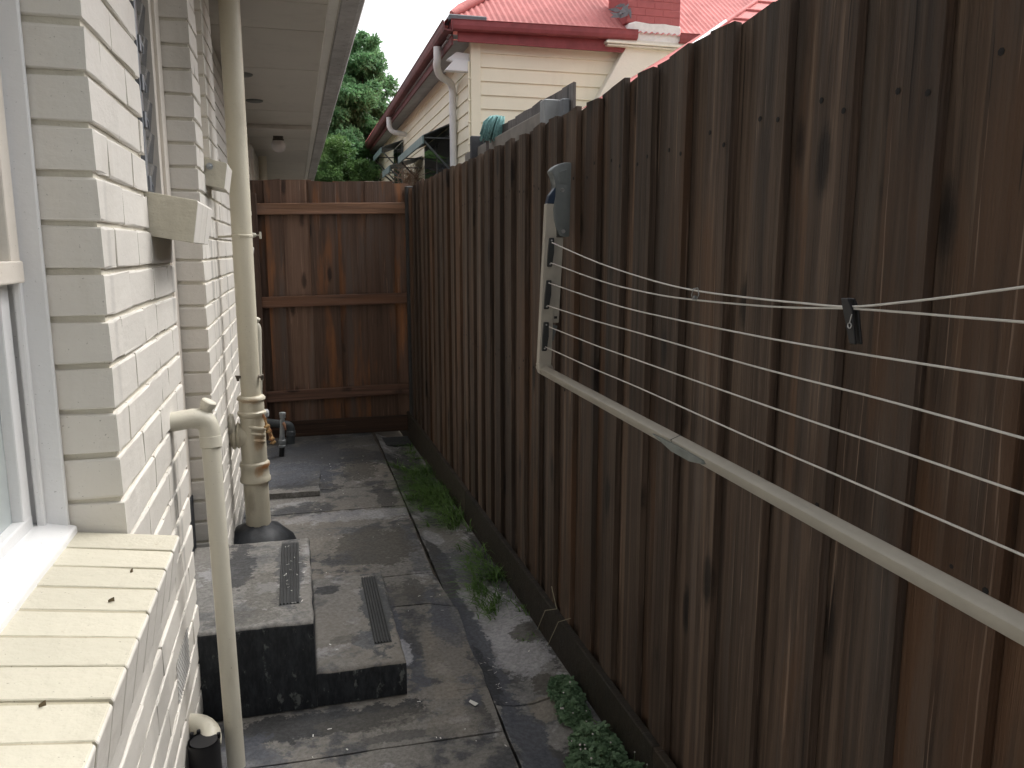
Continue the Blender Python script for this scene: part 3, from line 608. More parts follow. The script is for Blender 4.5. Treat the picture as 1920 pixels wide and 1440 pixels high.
for k in range(5):
    a = R(30+28*k); c_ = tc+Vector((tr*math.cos(a), tr*math.sin(a), 0)); bm = nb(); box(bm, c_.x-.005, c_.x+.005, c_.y-.005, c_.y+.005, c_.z-.012, c_.z+random.uniform(.003, .012), .002); obj('torn_rim', bm, M_blackp, ds)

# far waste pipe, taps, grey fittings beyond the soil pipe
fw = thing('waste_pipe', 'cream waste pipe with screw cap half hidden behind the tall soil pipe', 'pipe', (-.28, 5.6, -H))
P0 = ony(482, 608, 5.6); P1 = ony(483, 745, 5.6); Pw = Vector((XB-.01, 5.6, P0.z))
bm = nb(); tube(bm, [Pw, Vector((P0.x-.04, 5.6, P0.z))]+arc((P0.x-.03, 5.6, P0.z), (P0.x, 5.6, P0.z), (P0.x, 5.6, P0.z-.04), 5)+[Vector((P1.x+.005, 5.6, P1.z)), Vector((P1.x+.004, 5.6, -1.08))], .027, 16); obj('pipe', bm, M_pipe2, fw, smooth=50)
bm = nb(); lathe(bm, [(.018, 0), (.02, .018), (.024, .019), (.024, .032), (.02, .035), (.001, .035)], P0+Vector((-.008, -.002, .012)), (.3, -.2, .9), 12); obj('screw_cap', bm, M_pipe2, fw, smooth=30)
bm = nb(); tube(bm, [Vector((P1.x+.004, 5.6, -1.07)), Vector((P1.x+.004, 5.6, -H+.005))], .033, 16); obj('socket_pipe', bm, M_pvcgrey, fw, smooth=50)
gs_ = thing('grey_pipe_end', 'pale grey round pipe end poking out beside the soil pipe junction', 'pipe', (-.24, 5.0, -H))
q = ony(500, 775, 5.0)
bm = nb(); tube(bm, [q+Vector((-.19, .01, -.01)), q+Vector((-.02, 0, 0)), q+Vector((.004, -.002, 0)), q+Vector((.012, -.003, 0))], [.024, .027, .026, .020], 18); obj('pipe', bm, M_pvcgrey, gs_, smooth=50)
sd_ = thing('standpipe', 'grey galvanised water standpipe with a capped top near the gate', 'pipe', tuple(onz(528, 856, -H)))
b0 = onz(528, 856, -H); Yb = b0.y
def sy(u, v, dy_=0): return ony(u, v, Yb+dy_)
bm = nb(); tube(bm, [b0+Vector((0, 0, .003)), sy(529, 832)], .019, 14); obj('sleeve', bm, M_blackp, sd_, smooth=50)
bm = nb(); tube(bm, [sy(529, 834), sy(529, 832), sy(529, 812), sy(529, 790), sy(530, 786)], [.018, .024, .016, .015, .015], 14); ring(bm, sy(529, 828), (0, 0, 1), .026, .03, .004); ring(bm, sy(529, 836), (0, 0, 1), .026, .02, .004); obj('riser', bm, M_galv, sd_, smooth=40)
bm = nb(); lathe(bm, [(.012, -.03), (.013, 0), (.02, .002), (.02, .022), (.023, .024), (.023, .04), (.018, .043), (.001, .043)], sy(530, 784), (0, 0, 1), 10); obj('cap', bm, M_galv, sd_, smooth=30)
bm = nb(); tube(bm, [sy(530, 792)+Vector((0, 0, 0)), sy(531, 796)+Vector((.01, -.02, 0)), sy(532, 800)+Vector((.012, -.022, -.02))], [.012, .011, .008], 8); obj('spout', bm, plain('brass', (.30, .16, .10), .5, .5), sd_, smooth=50)
gd = thing('black_bend', 'dark grey pipe bend rising from the path behind the standpipe', 'pipe', tuple(onz(545, 832, -H)))
b1 = onz(545, 832, -H); Y1 = b1.y
bm = nb(); tube(bm, [b1+Vector((0, 0, .003)), ony(545, 812, Y1)]+arc(ony(545, 806, Y1), ony(545, 796, Y1), ony(534, 796, Y1), 6)+[ony(505, 794, Y1)+Vector((-.02, .02, .005))], .031, 16); obj('pipe', bm, plain('dark_pvc', (.075, .085, .09), .45), gd, smooth=50)
bm = nb(); ring(bm, ony(545, 812, Y1), (0, 0, 1), .036, .04, .004); obj('socket', bm, plain('dark_pvc_socket', (.10, .11, .115), .45), gd, smooth=40)
tp = thing('wall_tap', 'cream painted tap with a T handle sticking out by the gate post', 'tap', tuple(ony(465, 441, 5.95)))
t0 = ony(466, 441, 5.95)
bm = nb(); tube(bm, [Vector((XB-.005, 5.95, t0.z-.005)), t0+Vector((-.03, 0, 0)), t0, t0+Vector((.03, 0, 0)), t0+Vector((.05, 0, .001))], [.014, .014, .022, .018, .013], 12); obj('body', bm, M_pipe2, tp, smooth=50)
bm = nb(); tube(bm, [t0+Vector((.05, 0, 0)), t0+Vector((.078, 0, .0))], .005, 8); tube(bm, [t0+Vector((.078, 0, -.024)), t0+Vector((.078, 0, .024))], .008, 8); obj('handle', bm, M_pipe2, tp, smooth=50)
bm = nb(); ring(bm, t0+Vector((.004, 0, .034)), (0, 0, 1), .015, .022, .003, 10); tube(bm, [t0, t0+Vector((.004, 0, .03))], .010, 8); obj('vacuum_cap', bm, M_pvcgrey, tp, smooth=40)
bm = nb(); tube(bm, [Vector((XB-.005, 6.0, .27))]+arc(ony(461, 392, 6.0)+Vector((-.03, 0, .03)), ony(468, 392, 6.0)+Vector((0, 0, .03)), ony(468, 404, 6.0), 5), .016, 10); tag(obj('overflow_bend', bm, M_pipe2, at=(XB, 6.0, .27), smooth=50), 'small cream overflow bend on the wall just above the tap', 'pipe')
rp = thing('downpipe', 'cream downpipe beyond the gate under the eave', 'pipe', (-.40, 11.4, -H))
q0 = onx(490, 262, -.36); bm = nb(); tube(bm, [Vector((q0.x+.0, q0.y, SOF-.03)), Vector((q0.x, q0.y, -H))], .055, 18); obj('pipe', bm, M_pipe, rp, smooth=50)

# ------------------------------------------------------------------ side fence (lapped palings)
def paling_mesh(w_, L, th, var, name='paling', flip=False):
    rnd = random.Random(var*31+7); bm = nb(); nz = 7
    cols = [(-th/2, -w_/2), (th/2, -w_/2), (th/2, w_/2), (-th/2, w_/2)]; rows = []
    bow = rnd.uniform(-.0012, .0012); tw = rnd.uniform(-.012, .012); edge = rnd.uniform(-.012, .012)
    for i in range(nz+1):
        t = i/nz; a = tw*(t-.5); z = -L+L*t
        rows.append([bm.verts.new((x*math.cos(a)-y*math.sin(a)+bow*math.sin(math.pi*t), (x*math.sin(a)+y*math.cos(a))+rnd.uniform(-.0007, .0007), z+(edge*(y/w_) if i == nz else 0)+(rnd.uniform(-.002, .002) if i == nz else 0))) for x, y in cols])
    for A, B in zip(rows, rows[1:]):
        for k in range(4): bm.faces.new((A[k], A[(k+1) % 4], B[(k+1) % 4], B[k]))
    bm.faces.new(rows[0][::-1]); bm.faces.new(rows[-1])
    es = [e for e in bm.edges if abs(e.verts[0].co.z-e.verts[1].co.z) > .05]
    bmesh.ops.bevel(bm, geom=es, offset=.0016, segments=1, affect='EDGES'); bmesh.ops.recalc_face_normals(bm, faces=bm.faces)
    me = bpy.data.meshes.new(name); bm.to_mesh(me); bm.free(); return me
fence = thing('paling_fence', 'long dark stained timber paling fence along the right of the path', 'fence', (fx(3), 3.0, -H))
PROUD = [paling_mesh(.097, 1.86, .018, i) for i in range(6)]; INSET = [paling_mesh(.124, 1.86, .015, 20+i) for i in range(6)]
for me in PROUD+INSET: me.materials.append(M_wood)
near = [-1.14, -.97, -.795, -.615, -.44, -.265, -.085, .09, .265, .44, .618, .792, .968, 1.145, 1.325, 1.510, 1.695, 1.868, 2.035, 2.215, 2.385, 2.560, 2.728, 2.905, 3.093, 3.260, 3.428, 3.580, 3.733, 3.875, 4.03, 4.168, 4.33, 4.466, 4.622, 4.778, 4.93, 5.085, 5.24, 5.39, 5.545, 5.70, 5.85, 6.0, 6.15]
far_ = [6.97+.160*k for k in range(42)]
near = [y if y <= 0 else .893/(.9/y-.015) for y in near]
ang = math.atan(FK)
for i, y in enumerate(near+far_):
    zt = .452+random.uniform(-.008, .007)+.02*math.sin(y*1.3+.6)*.6
    o = link('paling', random.choice(PROUD), None, fence, (fx(y+.048)+.009, y+.048, zt)); o.rotation_euler = (random.uniform(-.004, .004), random.uniform(-.001, .001), ang+random.uniform(-.02, .02))
    nxt = (near+far_)[i+1] if i+1 < len(near+far_) else y+.16
    yc = (y+.085+nxt+.012)/2
    o = link('paling', random.choice(INSET), None, fence, (fx(yc)+.0265, yc, zt+random.uniform(-.005, .006))); o.rotation_euler = (random.uniform(-.004, .004), random.uniform(-.001, .001), ang+random.uniform(-.008, .008))
for z in (.25, -.45, -1.1):
    bm = nb(); prism(bm, [(fx(-1.3)+.035, -1.3, z-.035), (fx(-1.3)+.075, -1.3, z-.035), (fx(-1.3)+.075, -1.3, z+.035), (fx(-1.3)+.035, -1.3, z+.035)], (-FK*14.8, 14.8, 0)); obj('rail', bm, M_plinth, fence)
for a, b in ((-1.3, 1.75), (1.752, 4.1), (4.102, 6.33), (6.332, 9.0), (9.002, 13.5)):
    bm = nb(); n = 8; zt = -1.298
    pts = []
    prism(bm, [(fx(a)-.022, a, -H-.12), (fx(a)+.002, a, -H-.12), (fx(a)+.002, a, zt), (fx(a)-.022, a, zt)], (-FK*(b-a), b-a, 0), .003); obj('plinth_board', bm, M_plinth, fence, at=(fx(a), a, zt))
# nail heads, two per paling at two heights
nm = nb(); lathe(nm, [(.0052, 0), (.0054, .0008), (.001, .0012)], (0, 0, 0), (-1, 0, 0), 7); nme = bpy.data.meshes.new('nail'); nm.to_mesh(nme); nm.free(); nme.materials.append(plain('nail_head', (.010, .009, .009), .7))
for y in near[9:30]:
    for z in (.235, -.46):
        for dy_ in (.018, .078):
            yy_ = y+dy_; link('nail', nme, None, fence, (fx(yy_)-.0012, yy_, z+random.uniform(-.02, .02)))

# ------------------------------------------------------------------ gate end: paling fence across the path seen from its rail side
YG = 6.32
gate = thing('paling_fence', 'reddish brown paling fence with three rails closing the end of the path', 'fence', (.2, YG, -H))
edges = [-.425, -.300, -.203, -.081, .119, .326, .540, .755, .862]
for i, (a, b) in enumerate(zip(edges, edges[1:])):
    me = paling_mesh(b-a+(.05 if i % 2 else -.002), 1.94, .015, 60+i); me.materials.append(M_gate)
    o = link('paling', me, None, gate, ((a+b)/2, YG+.02+(.019 if i % 2 else 0), .512+random.uniform(-.006, .006))); o.rotation_euler = (0, random.uniform(-.004, .004), math.pi/2)
for zl, zr in (((.335+.254)/2, (.36+.278)/2), (-.395, -.375), (-1.122, -1.10)):
    bm = nb(); prism(bm, [(-.298, YG-.032, zl-.041), (.858, YG-.032, zr-.041), (.858, YG-.032, zr+.041), (-.298, YG-.032, zl+.041)], (0, .036, 0), .003); obj('rail', bm, M_rail if zl > 0 else M_rail2, gate, at=(.2, YG, zl))
bm = nb(); box(bm, -.345, -.255, YG-.07, YG+.0, -H, .41, .004); obj('post', bm, M_gate, gate, at=(-.3, YG, -.5))
bm = nb(); box(bm, .838, .925, YG-.11, YG-.036, -H, .478, .006); obj('post', bm, plain('dark_post', (.050, .048, .047), .7, 0, .3, 30, .3), gate, at=(.87, YG, -.5))
bm = nb(); box(bm, -.25, .835, YG-.018, YG+.003, -H+.003, -1.32, .003); obj('plinth_board', bm, wood('gate_plinth', (.014, .009, .006), (.05, .027, .016), (.08, .042, .025), (.10, .04, .018), (.05, .045, .04), .7, .3, horiz=True), gate, at=(.3, YG, -1.4))
gr = thing('drain_grate', 'dark slotted drain grate on the path at the fence corner', 'grate', (.69, 6.1, -H))
bm = nb(); box(bm, .565, .82, 5.96, 6.24, -H-.08, -H-.040); obj('frame', bm, M_blackp, gr)
for k in range(9): bm = nb(); y = 5.968+k*.030; box(bm, .572, .812, y, y+.017, -H-.0395, -H-.024, .003); obj('bar', bm, M_grip, gr)

# ------------------------------------------------------------------ clothes line on the fence
cl = thing('clothesline', 'beige fold-down clothesline with six white cords fixed to the fence', 'clothesline', (.80, 2.39, -H))
YA = 2.46
def cy(u, v, dy_=0): p = ony(u, v, YA); return Vector((p.x, YA+dy_, p.z))
bp = [(1069, 306), (1058, 305), (1046, 308), (1036, 314), (1030, 321), (1032, 327), (1038, 333), (1041, 345), (1041, 358), (1038, 374), (1035, 392), (1036, 412), (1040, 428), (1045, 440), (1050, 444), (1065, 444)]
bm = nb(); prism(bm, [cy(u, v, -.016) for u, v in bp], (0, .045, 0), .004, 2); brk = obj('wall_bracket', bm, M_brk, cl, smooth=35)
bm = nb(); prism(bm, [cy(u, v, -.0172) for u, v in [(1060, 318), (1046, 322), (1043, 333), (1046, 345), (1060, 347)]], (0, .004, 0), .0015); obj('raised_panel', bm, M_brk, brk)
for (u, v) in ((1051, 357), (1053, 434)):
    bm = nb(); lathe(bm, [(.0065, 0), (.0065, .003), (.002, .003), (.001, .0015)], cy(u, v, -.016), (0, -1, 0), 10); obj('screw', bm, M_screw, brk)
bm = nb(); prism(bm, [cy(u, v, -.012) for u, v in [(1040, 351), (1028, 367), (1024, 382), (1037, 383), (1041, 366)]], (0, .028, 0), .002); obj('arm_cap', bm, M_navy, cl)
bm = nb(); prism(bm, [cy(u, v, -.012) for u, v in [(1022.5, 382), (1041, 382), (1041, 445), (1032, 682), (1008, 682)]], (0, .026, 0), .002); arm = obj('arm', bm, M_alu, cl)
bm = nb(); prism(bm, [cy(u, v, -.004) for u, v in [(1042, 445), (1056, 445), (1047, 605), (1032, 605)]], (0, .022, 0), .0015); stt = obj('stay', bm, M_alu, cl)
bm = nb(); box(bm, *(lambda p: (p.x-.005, p.x+.005, YA-.0052, YA-.003, p.z-.004, p.z+.004))(cy(1041, 595))); obj('stay_slot', bm, M_dark, stt)
bm = nb(); prism(bm, [cy(u, v, -.002) for u, v in [(1033, 607), (1045, 611), (1037, 640), (1030, 632)]], (0, .012, 0), .001); obj('stay_latch', bm, M_brk, stt)
for (u0, v0, u1, v1) in ((1031, 446, 1028, 500), (1026, 525, 1022, 579), (1021, 603, 1018, 657)):
    bm = nb(); prism(bm, [cy(u0-4, v0, -.020), cy(u0+5, v0, -.020), cy((u0+u1)/2+6, (v0+v1)/2, -.020), cy(u1+4, v1, -.020), cy(u1-5, v1, -.020), cy((u0+u1)/2-5, (v0+v1)/2, -.020)], (0, .012, 0), .002); cg = obj('cord_guide', bm, M_dkgrey, cl)
    for (u, v) in ((u0, v0+5), (u1, v1-5)): bm = nb(); lathe(bm, [(.003, 0), (.003, .001), (.001, .0015)], cy(u, v, -.020), (0, -1, 0), 7); obj('guide_screw', bm, M_screw, cg)
OFF = .105
def beam(a, b, half, rot, bev=.003):
    a, b = Vector(a), Vector(b); t = (b-a).normalized(); sx_ = Vector((1, 0, 0)); sx_ = (sx_-t*sx_.dot(t)).normalized(); sz_ = sx_.cross(t)
    c, s_ = math.cos(rot), math.sin(rot); u_, v_ = sx_*c+sz_*s_, sz_*c-sx_*s_
    bm = nb(); prism(bm, [a+u_*i*half[0]+v_*j*half[1] for i, j in ((-1, -1), (1, -1), (1, 1), (-1, 1))], b-a, bev, 2); return bm
ra = onf(1014, 691, OFF); rb = onf(1600, 1008, OFF); rdir = (rb-ra); rn = ra+rdir*((.30-ra.y)/rdir.y)
fr = obj('rail', beam(ra+Vector((0, .01, 0)), rn, (.0125, .0125), R(-21)), M_alu, cl, smooth=30)
bm = nb(); ra2 = cy(1016, 694); 
prism(bm, [cy(u, v, -.014) for u, v in [(1007, 681), (1031, 681), (1036, 690), (1034, 702), (1016, 702), (1009, 696)]], (0, .03, 0), .003, 2); obj('rail_corner', bm, M_alu, cl)
bm = nb(); prism(bm, [onf(u, v, OFF+.019) for u, v in [(1221, 813), (1268, 836), (1315, 863), (1317, 871), (1292, 865), (1258, 846)]], (.010, 0, 0), .0012); jo = obj('rail_joiner', bm, plain('joiner_grey', (.20, .22, .21), .45), cl)
bm = nb(); m_ = ra.lerp(rb, (onf(1270, 836, OFF).y-ra.y)/(rb.y-ra.y)); bm = beam(m_+rdir.normalized()*-.0008, m_+rdir.normalized()*.0008, (.0129, .0129), R(-21), 0); obj('joint_line', bm, M_dkgrey, jo)
cords = [[(1035, 455), (1120, 492), (1220, 525), (1305, 545), (1420, 560), (1500, 568), (1592, 575), (1700, 566), (1800, 554), (1920, 538)],
         [(1033, 493), (1130, 528), (1220, 550), (1300, 562), (1420, 573), (1500, 577), (1592, 578.5), (1700, 586), (1800, 594.5), (1920, 604)],
         [(1030, 531), (1150, 571), (1276, 601), (1450, 636), (1616, 664), (1760, 687), (1920, 712)],
         [(1027, 573), (1110, 600), (1200, 625), (1400, 683), (1616, 739), (1760, 778), (1920, 822)],
         [(1030, 613), (1110, 645), (1200, 677), (1400, 748), (1616, 822), (1760, 871), (1920, 926)],
         [(1022, 650), (1110, 690), (1200, 728), (1400, 818), (1616, 911), (1760, 973), (1920, 1042)]]
for c in cords:
    pts = [onf(u, v, OFF) for u, v in c]; d = (pts[-1]-pts[-2]); pts.append(pts[-1]+d*((.30-pts[-1].y)/d.y))
    fine = []
    for i in range(len(pts)-1):                                # Catmull-Rom
        p0, p1, p2, p3 = pts[max(i-1, 0)], pts[i], pts[i+1], pts[min(i+2, len(pts)-1)]
        for k in range(5): t_ = k/5; fine.append(.5*((2*p1)+(p2-p0)*t_+(2*p0-5*p1+4*p2-p3)*t_*t_+(3*p1-p0-3*p2+p3)*t_**3))
    fine.append(pts[-1]); bm = nb(); tube(bm, fine, .0017, 7); obj('cord', bm, M_cordplast, cl, smooth=180)
# near arm and bracket (just outside the frame)
yN = .30
bm = nb(); box(bm, rn.x-.012, rn.x+.012, yN-.013, yN+.013, rn.z, .14, .002); obj('arm', bm, M_alu, cl)
bm = nb(); prism(bm, [(fx(yN), yN-.02, .27), (fx(yN)-.05, yN-.02, .25), (fx(yN)-.04, yN-.02, .04), (fx(yN), yN-.02, .03)], (0, .045, 0), .004); obj('wall_bracket', bm, M_brk, cl)
# pegs
pg = thing('clothes_peg', 'black plastic clothes peg pinching the two top cords together', 'peg', tuple(onf(1596, 577, OFF)))
pA, pB, pC = onf(1589, 559, OFF), onf(1595, 580, OFF), onf(1604, 645, OFF)
def slat_(a, b, c, off, w1, w2):
    bm = nb(); o = Vector((off, 0, 0)); wv = Vector((0, 1, 0))
    prism(bm, [a+o-wv*w1, a+o+wv*w1, b+o+wv*w2, c+o+wv*w1*.8, c+o-wv*w1*.8, b+o-wv*w2], (.004, 0, 0), .001); return bm
obj('peg_leg', slat_(pA, pB, pC, -.006, .008, .010), M_blackp, pg); obj('peg_leg', slat_(pA, pB, pC, .004, .008, .010), M_blackp, pg)
bm = nb(); s0 = onf(1605, 589, OFF); s1 = onf(1602, 605, OFF); tube(bm, [s0+Vector((-.007, 0, 0)), s1+Vector((-.008, 0, 0))]+[s1+Vector((-.008, .004*math.sin(a), -.004*(1-math.cos(a)))) for a in [R(40*k) for k in range(1, 10)]], .0009, 5); obj('spring', bm, M_screw, pg)
wg = thing('wire_peg', 'thin bent wire peg hanging on the two top cords', 'peg', tuple(onf(1306, 550, OFF)))
bm = nb(); tube(bm, [onf(u, v, OFF)+Vector((-.003, 0, 0)) for u, v in [(1302, 562), (1299, 553), (1303, 541), (1311, 540), (1313, 552), (1308, 563), (1300, 560)]], .0009, 5); obj('wire', bm, M_galv, wg)
bm = nb(); ring(bm, onf(1303, 557, OFF), (1, 0, 0), .0035, .006, .001, 10); obj('coil', bm, M_galv, wg)

# ------------------------------------------------------------------ neighbour's weatherboard house
YN, XN = 9.7, 2.13
nh = thing('weatherboard_house', 'cream weatherboard house with red corrugated iron roof over the fence', 'house', (XN, YN, -H))
ZT = 2.44
bm = nb(); box(bm, XN+.03, XN+9, YN+.03, YN+13.2, -H, ZT); obj('wall', bm, M_wb, nh)
def wboard(face, z, L0, L1, ex=.158):
    bm = nb()
    if face == 's': prism(bm, [(L0, YN+.012, z+ex+.012), (L0, YN-.006, z), (L0, YN+.012, z), (L0, YN+.028, z+ex+.012)], (L1-L0, 0, 0)); c = ((L0+L1)/2, YN, z)
    else: prism(bm, [(XN+.012, L0, z+ex+.012), (XN-.006, L0, z), (XN+.012, L0, z), (XN+.028, L0, z+ex+.012)], (0, L1-L0, 0)); c = (XN, (L0+L1)/2, z)
    return obj('weatherboard', bm, M_wb, nh, at=c)
zb = 2.30-.158*18
for k in range(19):
    z = zb+k*.158
    if z < -.4: continue
    wboard('s', z, XN+.10, XN+4.5)
    if z > .0:
        for a, b in ((YN+.10, YN+1.62), (YN+1.625, YN+13.1)): wboard('w', z, a, b)
bm = nb(); box(bm, XN-.02, XN+.10, YN-.02, YN+.032, -H, ZT, .004); box(bm, XN-.021, XN+.03, YN+.033, YN+.10, -H, ZT, .004); obj('corner_board', bm, M_wb, nh)
bm = nb(); tube(bm, [(XN-.035, YN+.02, -H), (XN-.035, YN+.02, 2.2)], .014, 8)
for z in (1.25, 1.5, 1.75, 2.0): box(bm, XN-.055, XN-.015, YN-.0, YN+.035, z, z+.02, .003)
obj('conduit', bm, M_wb, nh)
# eaves, fascia and gutters
bm = nb(); box(bm, XN-.30, XN+4.6, YN-.13, YN+.03, ZT+.001, ZT+.012); box(bm, XN-.30, XN+.03, YN+.031, YN+12.5, ZT-.02, ZT-.008); obj('eave_lining', bm, M_eave, nh)
bm = nb(); box(bm, XN-.20, XN+4.6, YN-.155, YN-.131, 2.375, 2.60, .003); obj('fascia', bm, M_redg, nh)
bm = nb(); box(bm, XN-.275, XN-.25, YN-.13, YN+12.5, 2.34, 2.54, .003); obj('fascia', bm, M_redo, nh)
gp2 = [(0, 0), (0, -.10), (.012, -.108), (.075, -.112), (.10, -.098), (.112, -.06), (.114, -.008), (.124, 0), (.112, .004), (.105, -.01), (.09, -.09), (.012, -.10), (.008, 0)]
yg = YN-.156; zg = 2.585
bm = nb(); prism(bm, [(XN-.30, yg-o_, zg+z_) for o_, z_ in gp2], (2.30, 0, .035)); obj('gutter', bm, M_redg, nh)
bm = nb(); prism(bm, [(XN+2.56, yg-o_, zg+.035+z_) for o_, z_ in gp2], (2.0, 0, .02)); obj('gutter', bm, M_redg, nh)
bm = nb(); prism(bm, [(XN-.277-o_, YN-.27, 2.565+z_) for o_, z_ in gp2], (0, 12.9, -.09)); obj('gutter', bm, M_redo, nh)
# corrugated roof: front slope with hip, side slope
PR = R(36)
def corr(name, x0, x1, fn_lo, fn_hi, orient):
    """sheet with corrugations running up the slope; fn_lo/hi give slope distance limits at across-position"""
    bm = nb(); stp = .019; n = int((x1-x0)/stp); prev = None
    for i in range(n+1):
        a = x0+i*stp; hgt = .010*math.cos(2*math.pi*a/.076); lo, hi = fn_lo(a), fn_hi(a)
        if hi-lo < .005: prev = None; continue
        pr_ = []
        for sdist in (lo, hi):
            cz = zg-.01+.02+sdist*math.sin(PR)+hgt*math.cos(PR); off_ = sdist*math.cos(PR)-hgt*math.sin(PR)
            pr_.append(bm.verts.new((a, YN-.24+off_, cz) if orient == 's' else (XN-.36+off_, a, cz-.03)))
        if prev: bm.faces.new((prev[0], pr_[0], pr_[1], prev[1]))
        prev = pr_
    return obj(name, bm, M_red, nh, smooth=60)
cP = math.cos(PR)
corr('roof_sheet', XN-.30, XN+6.2, lambda a: 0, lambda a: min(3.2, max(0, (a-(XN-.34))/cP)), 's')
corr('roof_sheet', YN-.20, YN+12.6, lambda a: 0, lambda a: min(3.2, max(0, (a-(YN-.24))/cP)), 'w')
hp0 = Vector((XN-.34, YN-.26, zg+.03)); hd = Vector((1, 1.0, math.tan(PR)))
bm = nb(); tube(bm, [hp0+hd*.06, hp0+hd*.2, hp0+hd*1.3, hp0+hd*2.6], [.03, .055, .055, .055], 10); obj('hip_cap', bm, M_red, nh, smooth=50)
bm = nb(); box(bm, XN-.32, XN+.12, YN-.26, YN+.0, zg-.01, zg+.055, .01); obj('hip_flashing', bm, M_lead, nh)
# eave brackets and downpipes
for (y, zz, ln) in ((YN+.06, 2.17, .29), (YN+.02, 2.085, .33)):
    bm = nb(); prism(bm, [(XN-ln, y, zz+(.05 if ln < .3 else .0)), (XN-.02, y, zz), (XN-.02, y, zz+.13), (XN-ln*.6, y, zz+.14)], (0, .10, 0), .006); obj('eave_bracket', bm, M_white, nh)
for (y0_, far) in ((YN+.95, 0), (YN+5.6, 1)):
    xg = XN-.345
    pts = [Vector((xg, y0_-.55*(1-far), 2.43-.03*far)), Vector((xg, y0_-.55*(1-far), 2.29))]+arc((xg, y0_-.5*(1-far), 2.24), (xg+.03, y0_-.35*(1-far), 2.13), (xg+.16, y0_-.2*(1-far), 2.13), 5)
    if far: pts = pts+[Vector((XN-.04, y0_+.1, 2.12))]
    else: pts = pts+arc((XN-.11, y0_-.1, 2.12), (XN-.055, y0_, 2.11), (XN-.055, y0_, 1.98), 5)+[Vector((XN-.055, y0_, -H))]
    bm = nb(); tube(bm, pts, .046, 14); obj('downpipe', bm, M_white, nh, smooth=50)
# window hoods on the side wall
def hood(y0_, y1_, zt_, zf_, out, par_win=True):
    bm = nb(); n = 16
    a = [(XN-.02, zt_), (XN-out, zf_)]
    prism(bm, [(XN-.012, y0_, zt_), (XN-out, y0_, zf_), (XN-out, y0_, zf_+.012), (XN-.012, y0_, zt_+.014)], (0, y1_-y0_, 0)); hd_ = obj('window_hood', bm, M_hood, nh)
    bm = nb(); box(bm, XN-out-.018, XN-out+.004, y0_-.01, y1_+.01, zf_-.105, zf_+.004, .003); obj('hood_fascia', bm, M_green, hd_)
    bm = nb()
    bm.free()
    for yv in (y0_+.03, y1_-.03):
        bm = nb(); tube(bm, [(XN-out+.01, yv, zf_-.06), (XN-.02, yv, zf_-.48)], .014, 6); obj('hood_stay', bm, M_hood, hd_)
        bm = nb(); tube(bm, [(XN-out+.01, yv, zf_-.02), (XN-.02, yv, zf_-.02)], .010, 6); obj('hood_arm', bm, M_hood, hd_)
    if par_win:
        wf = pb('window', plain('green_frame', (.12, .15, .15), .5), nh, XN-.035, XN+.02, y0_+.10, y1_-.10, zt_-1.5, zt_-.03, .004)
        ym = (y0_+y1_)/2; g_n = 0
        for (ya, yb) in ((y0_+.17, ym-.05), (ym+.05, y1_-.17)):
            pb('pane', M_pane, wf, XN-.040, XN-.034, ya, yb, zt_-1.42, zt_-.12, .001)
            pb('curtain', M_white, wf, XN-.0335, XN-.03, ya, ya+.25, zt_-1.42, zt_-.5, .001) if False else None
hood(10.75, 13.30, 1.66, 1.475, .43); hood(15.9, 17.4, 2.08, 1.93, .43); hood(13.55, 14.6, 1.52, 1.36, .55, False)
# chimney with white flashing and tapering breast
ch = thing('chimney', None, None); ch.parent = nh
bm = nb(); box(bm, 4.0, 4.71, YN-.20, YN+.4, 2.71, 5.5, .006); obj('stack', bm, M_redch, ch)
for k in range(8):                                            # courses showing through the paint
    for j in range(3):
        bm = nb(); xa = 4.004+j*.236+(.0 if k % 2 else -.11); xb2 = min(4.706, xa+.23); xa = max(4.004, xa); z = 2.72+k*.086
        if xb2-xa > .05: box(bm, xa, xb2, YN-.2045, YN-.15, z, z+.078, .003); obj('brick', bm, M_redch, ch)
bm = nb(); prism(bm, [(x, YN-.215, z) for x, z in ((4.02, 2.70), (4.12, 2.73), (4.3, 2.712), (4.5, 2.722), (4.715, 2.708), (4.715, 2.50), (3.78, 2.47), (3.80, 2.56), (3.88, 2.565), (4.0, 2.545))], (0, .3, 0), .01); obj('flashing', bm, plain('white_flashing', (.74, .74, .72), .6, 0, .15, 18, .5), ch)
bm = nb(); prism(bm, [(x, YN-.16, z) for x, z in ((4.02, 2.44), (6.2, 2.46), (6.2, -H), (2.95, -H), (2.95, .6))], (0, .17, 0), .008); obj('chimney_breast', bm, painted('breast_paint', (.78, .75, .66), amt=.12), ch)
for (z0_, z1_, o_) in ((2.455, 2.485, .05), (2.49, 2.515, .02), (2.43, 2.45, .03)):
    bm = nb(); box(bm, 3.78-o_, 6.2, YN-.20-o_, YN-.10, z0_, z1_, .004); obj('breast_cap', bm, painted('cap_paint', (.72, .69, .60), amt=.6), ch)
for k in range(9):                                            # torn lead pieces beside the stack
    bm = nb(); c_ = Vector((3.90+random.gauss(0, .05), YN-.235, 2.80+random.gauss(0, .05))); a = random.uniform(0, 6.28); L = random.uniform(.05, .12); d = Vector((math.cos(a), random.uniform(-.2, .1), math.sin(a))); e_ = Vector((-d.z, 0, d.x))*.35
    prism(bm, [c_-d*L, c_+e_*L, c_+d*L, c_-e_*L*.6], (0, -.006, 0)); obj('torn_flashing', bm, M_lead, ch)
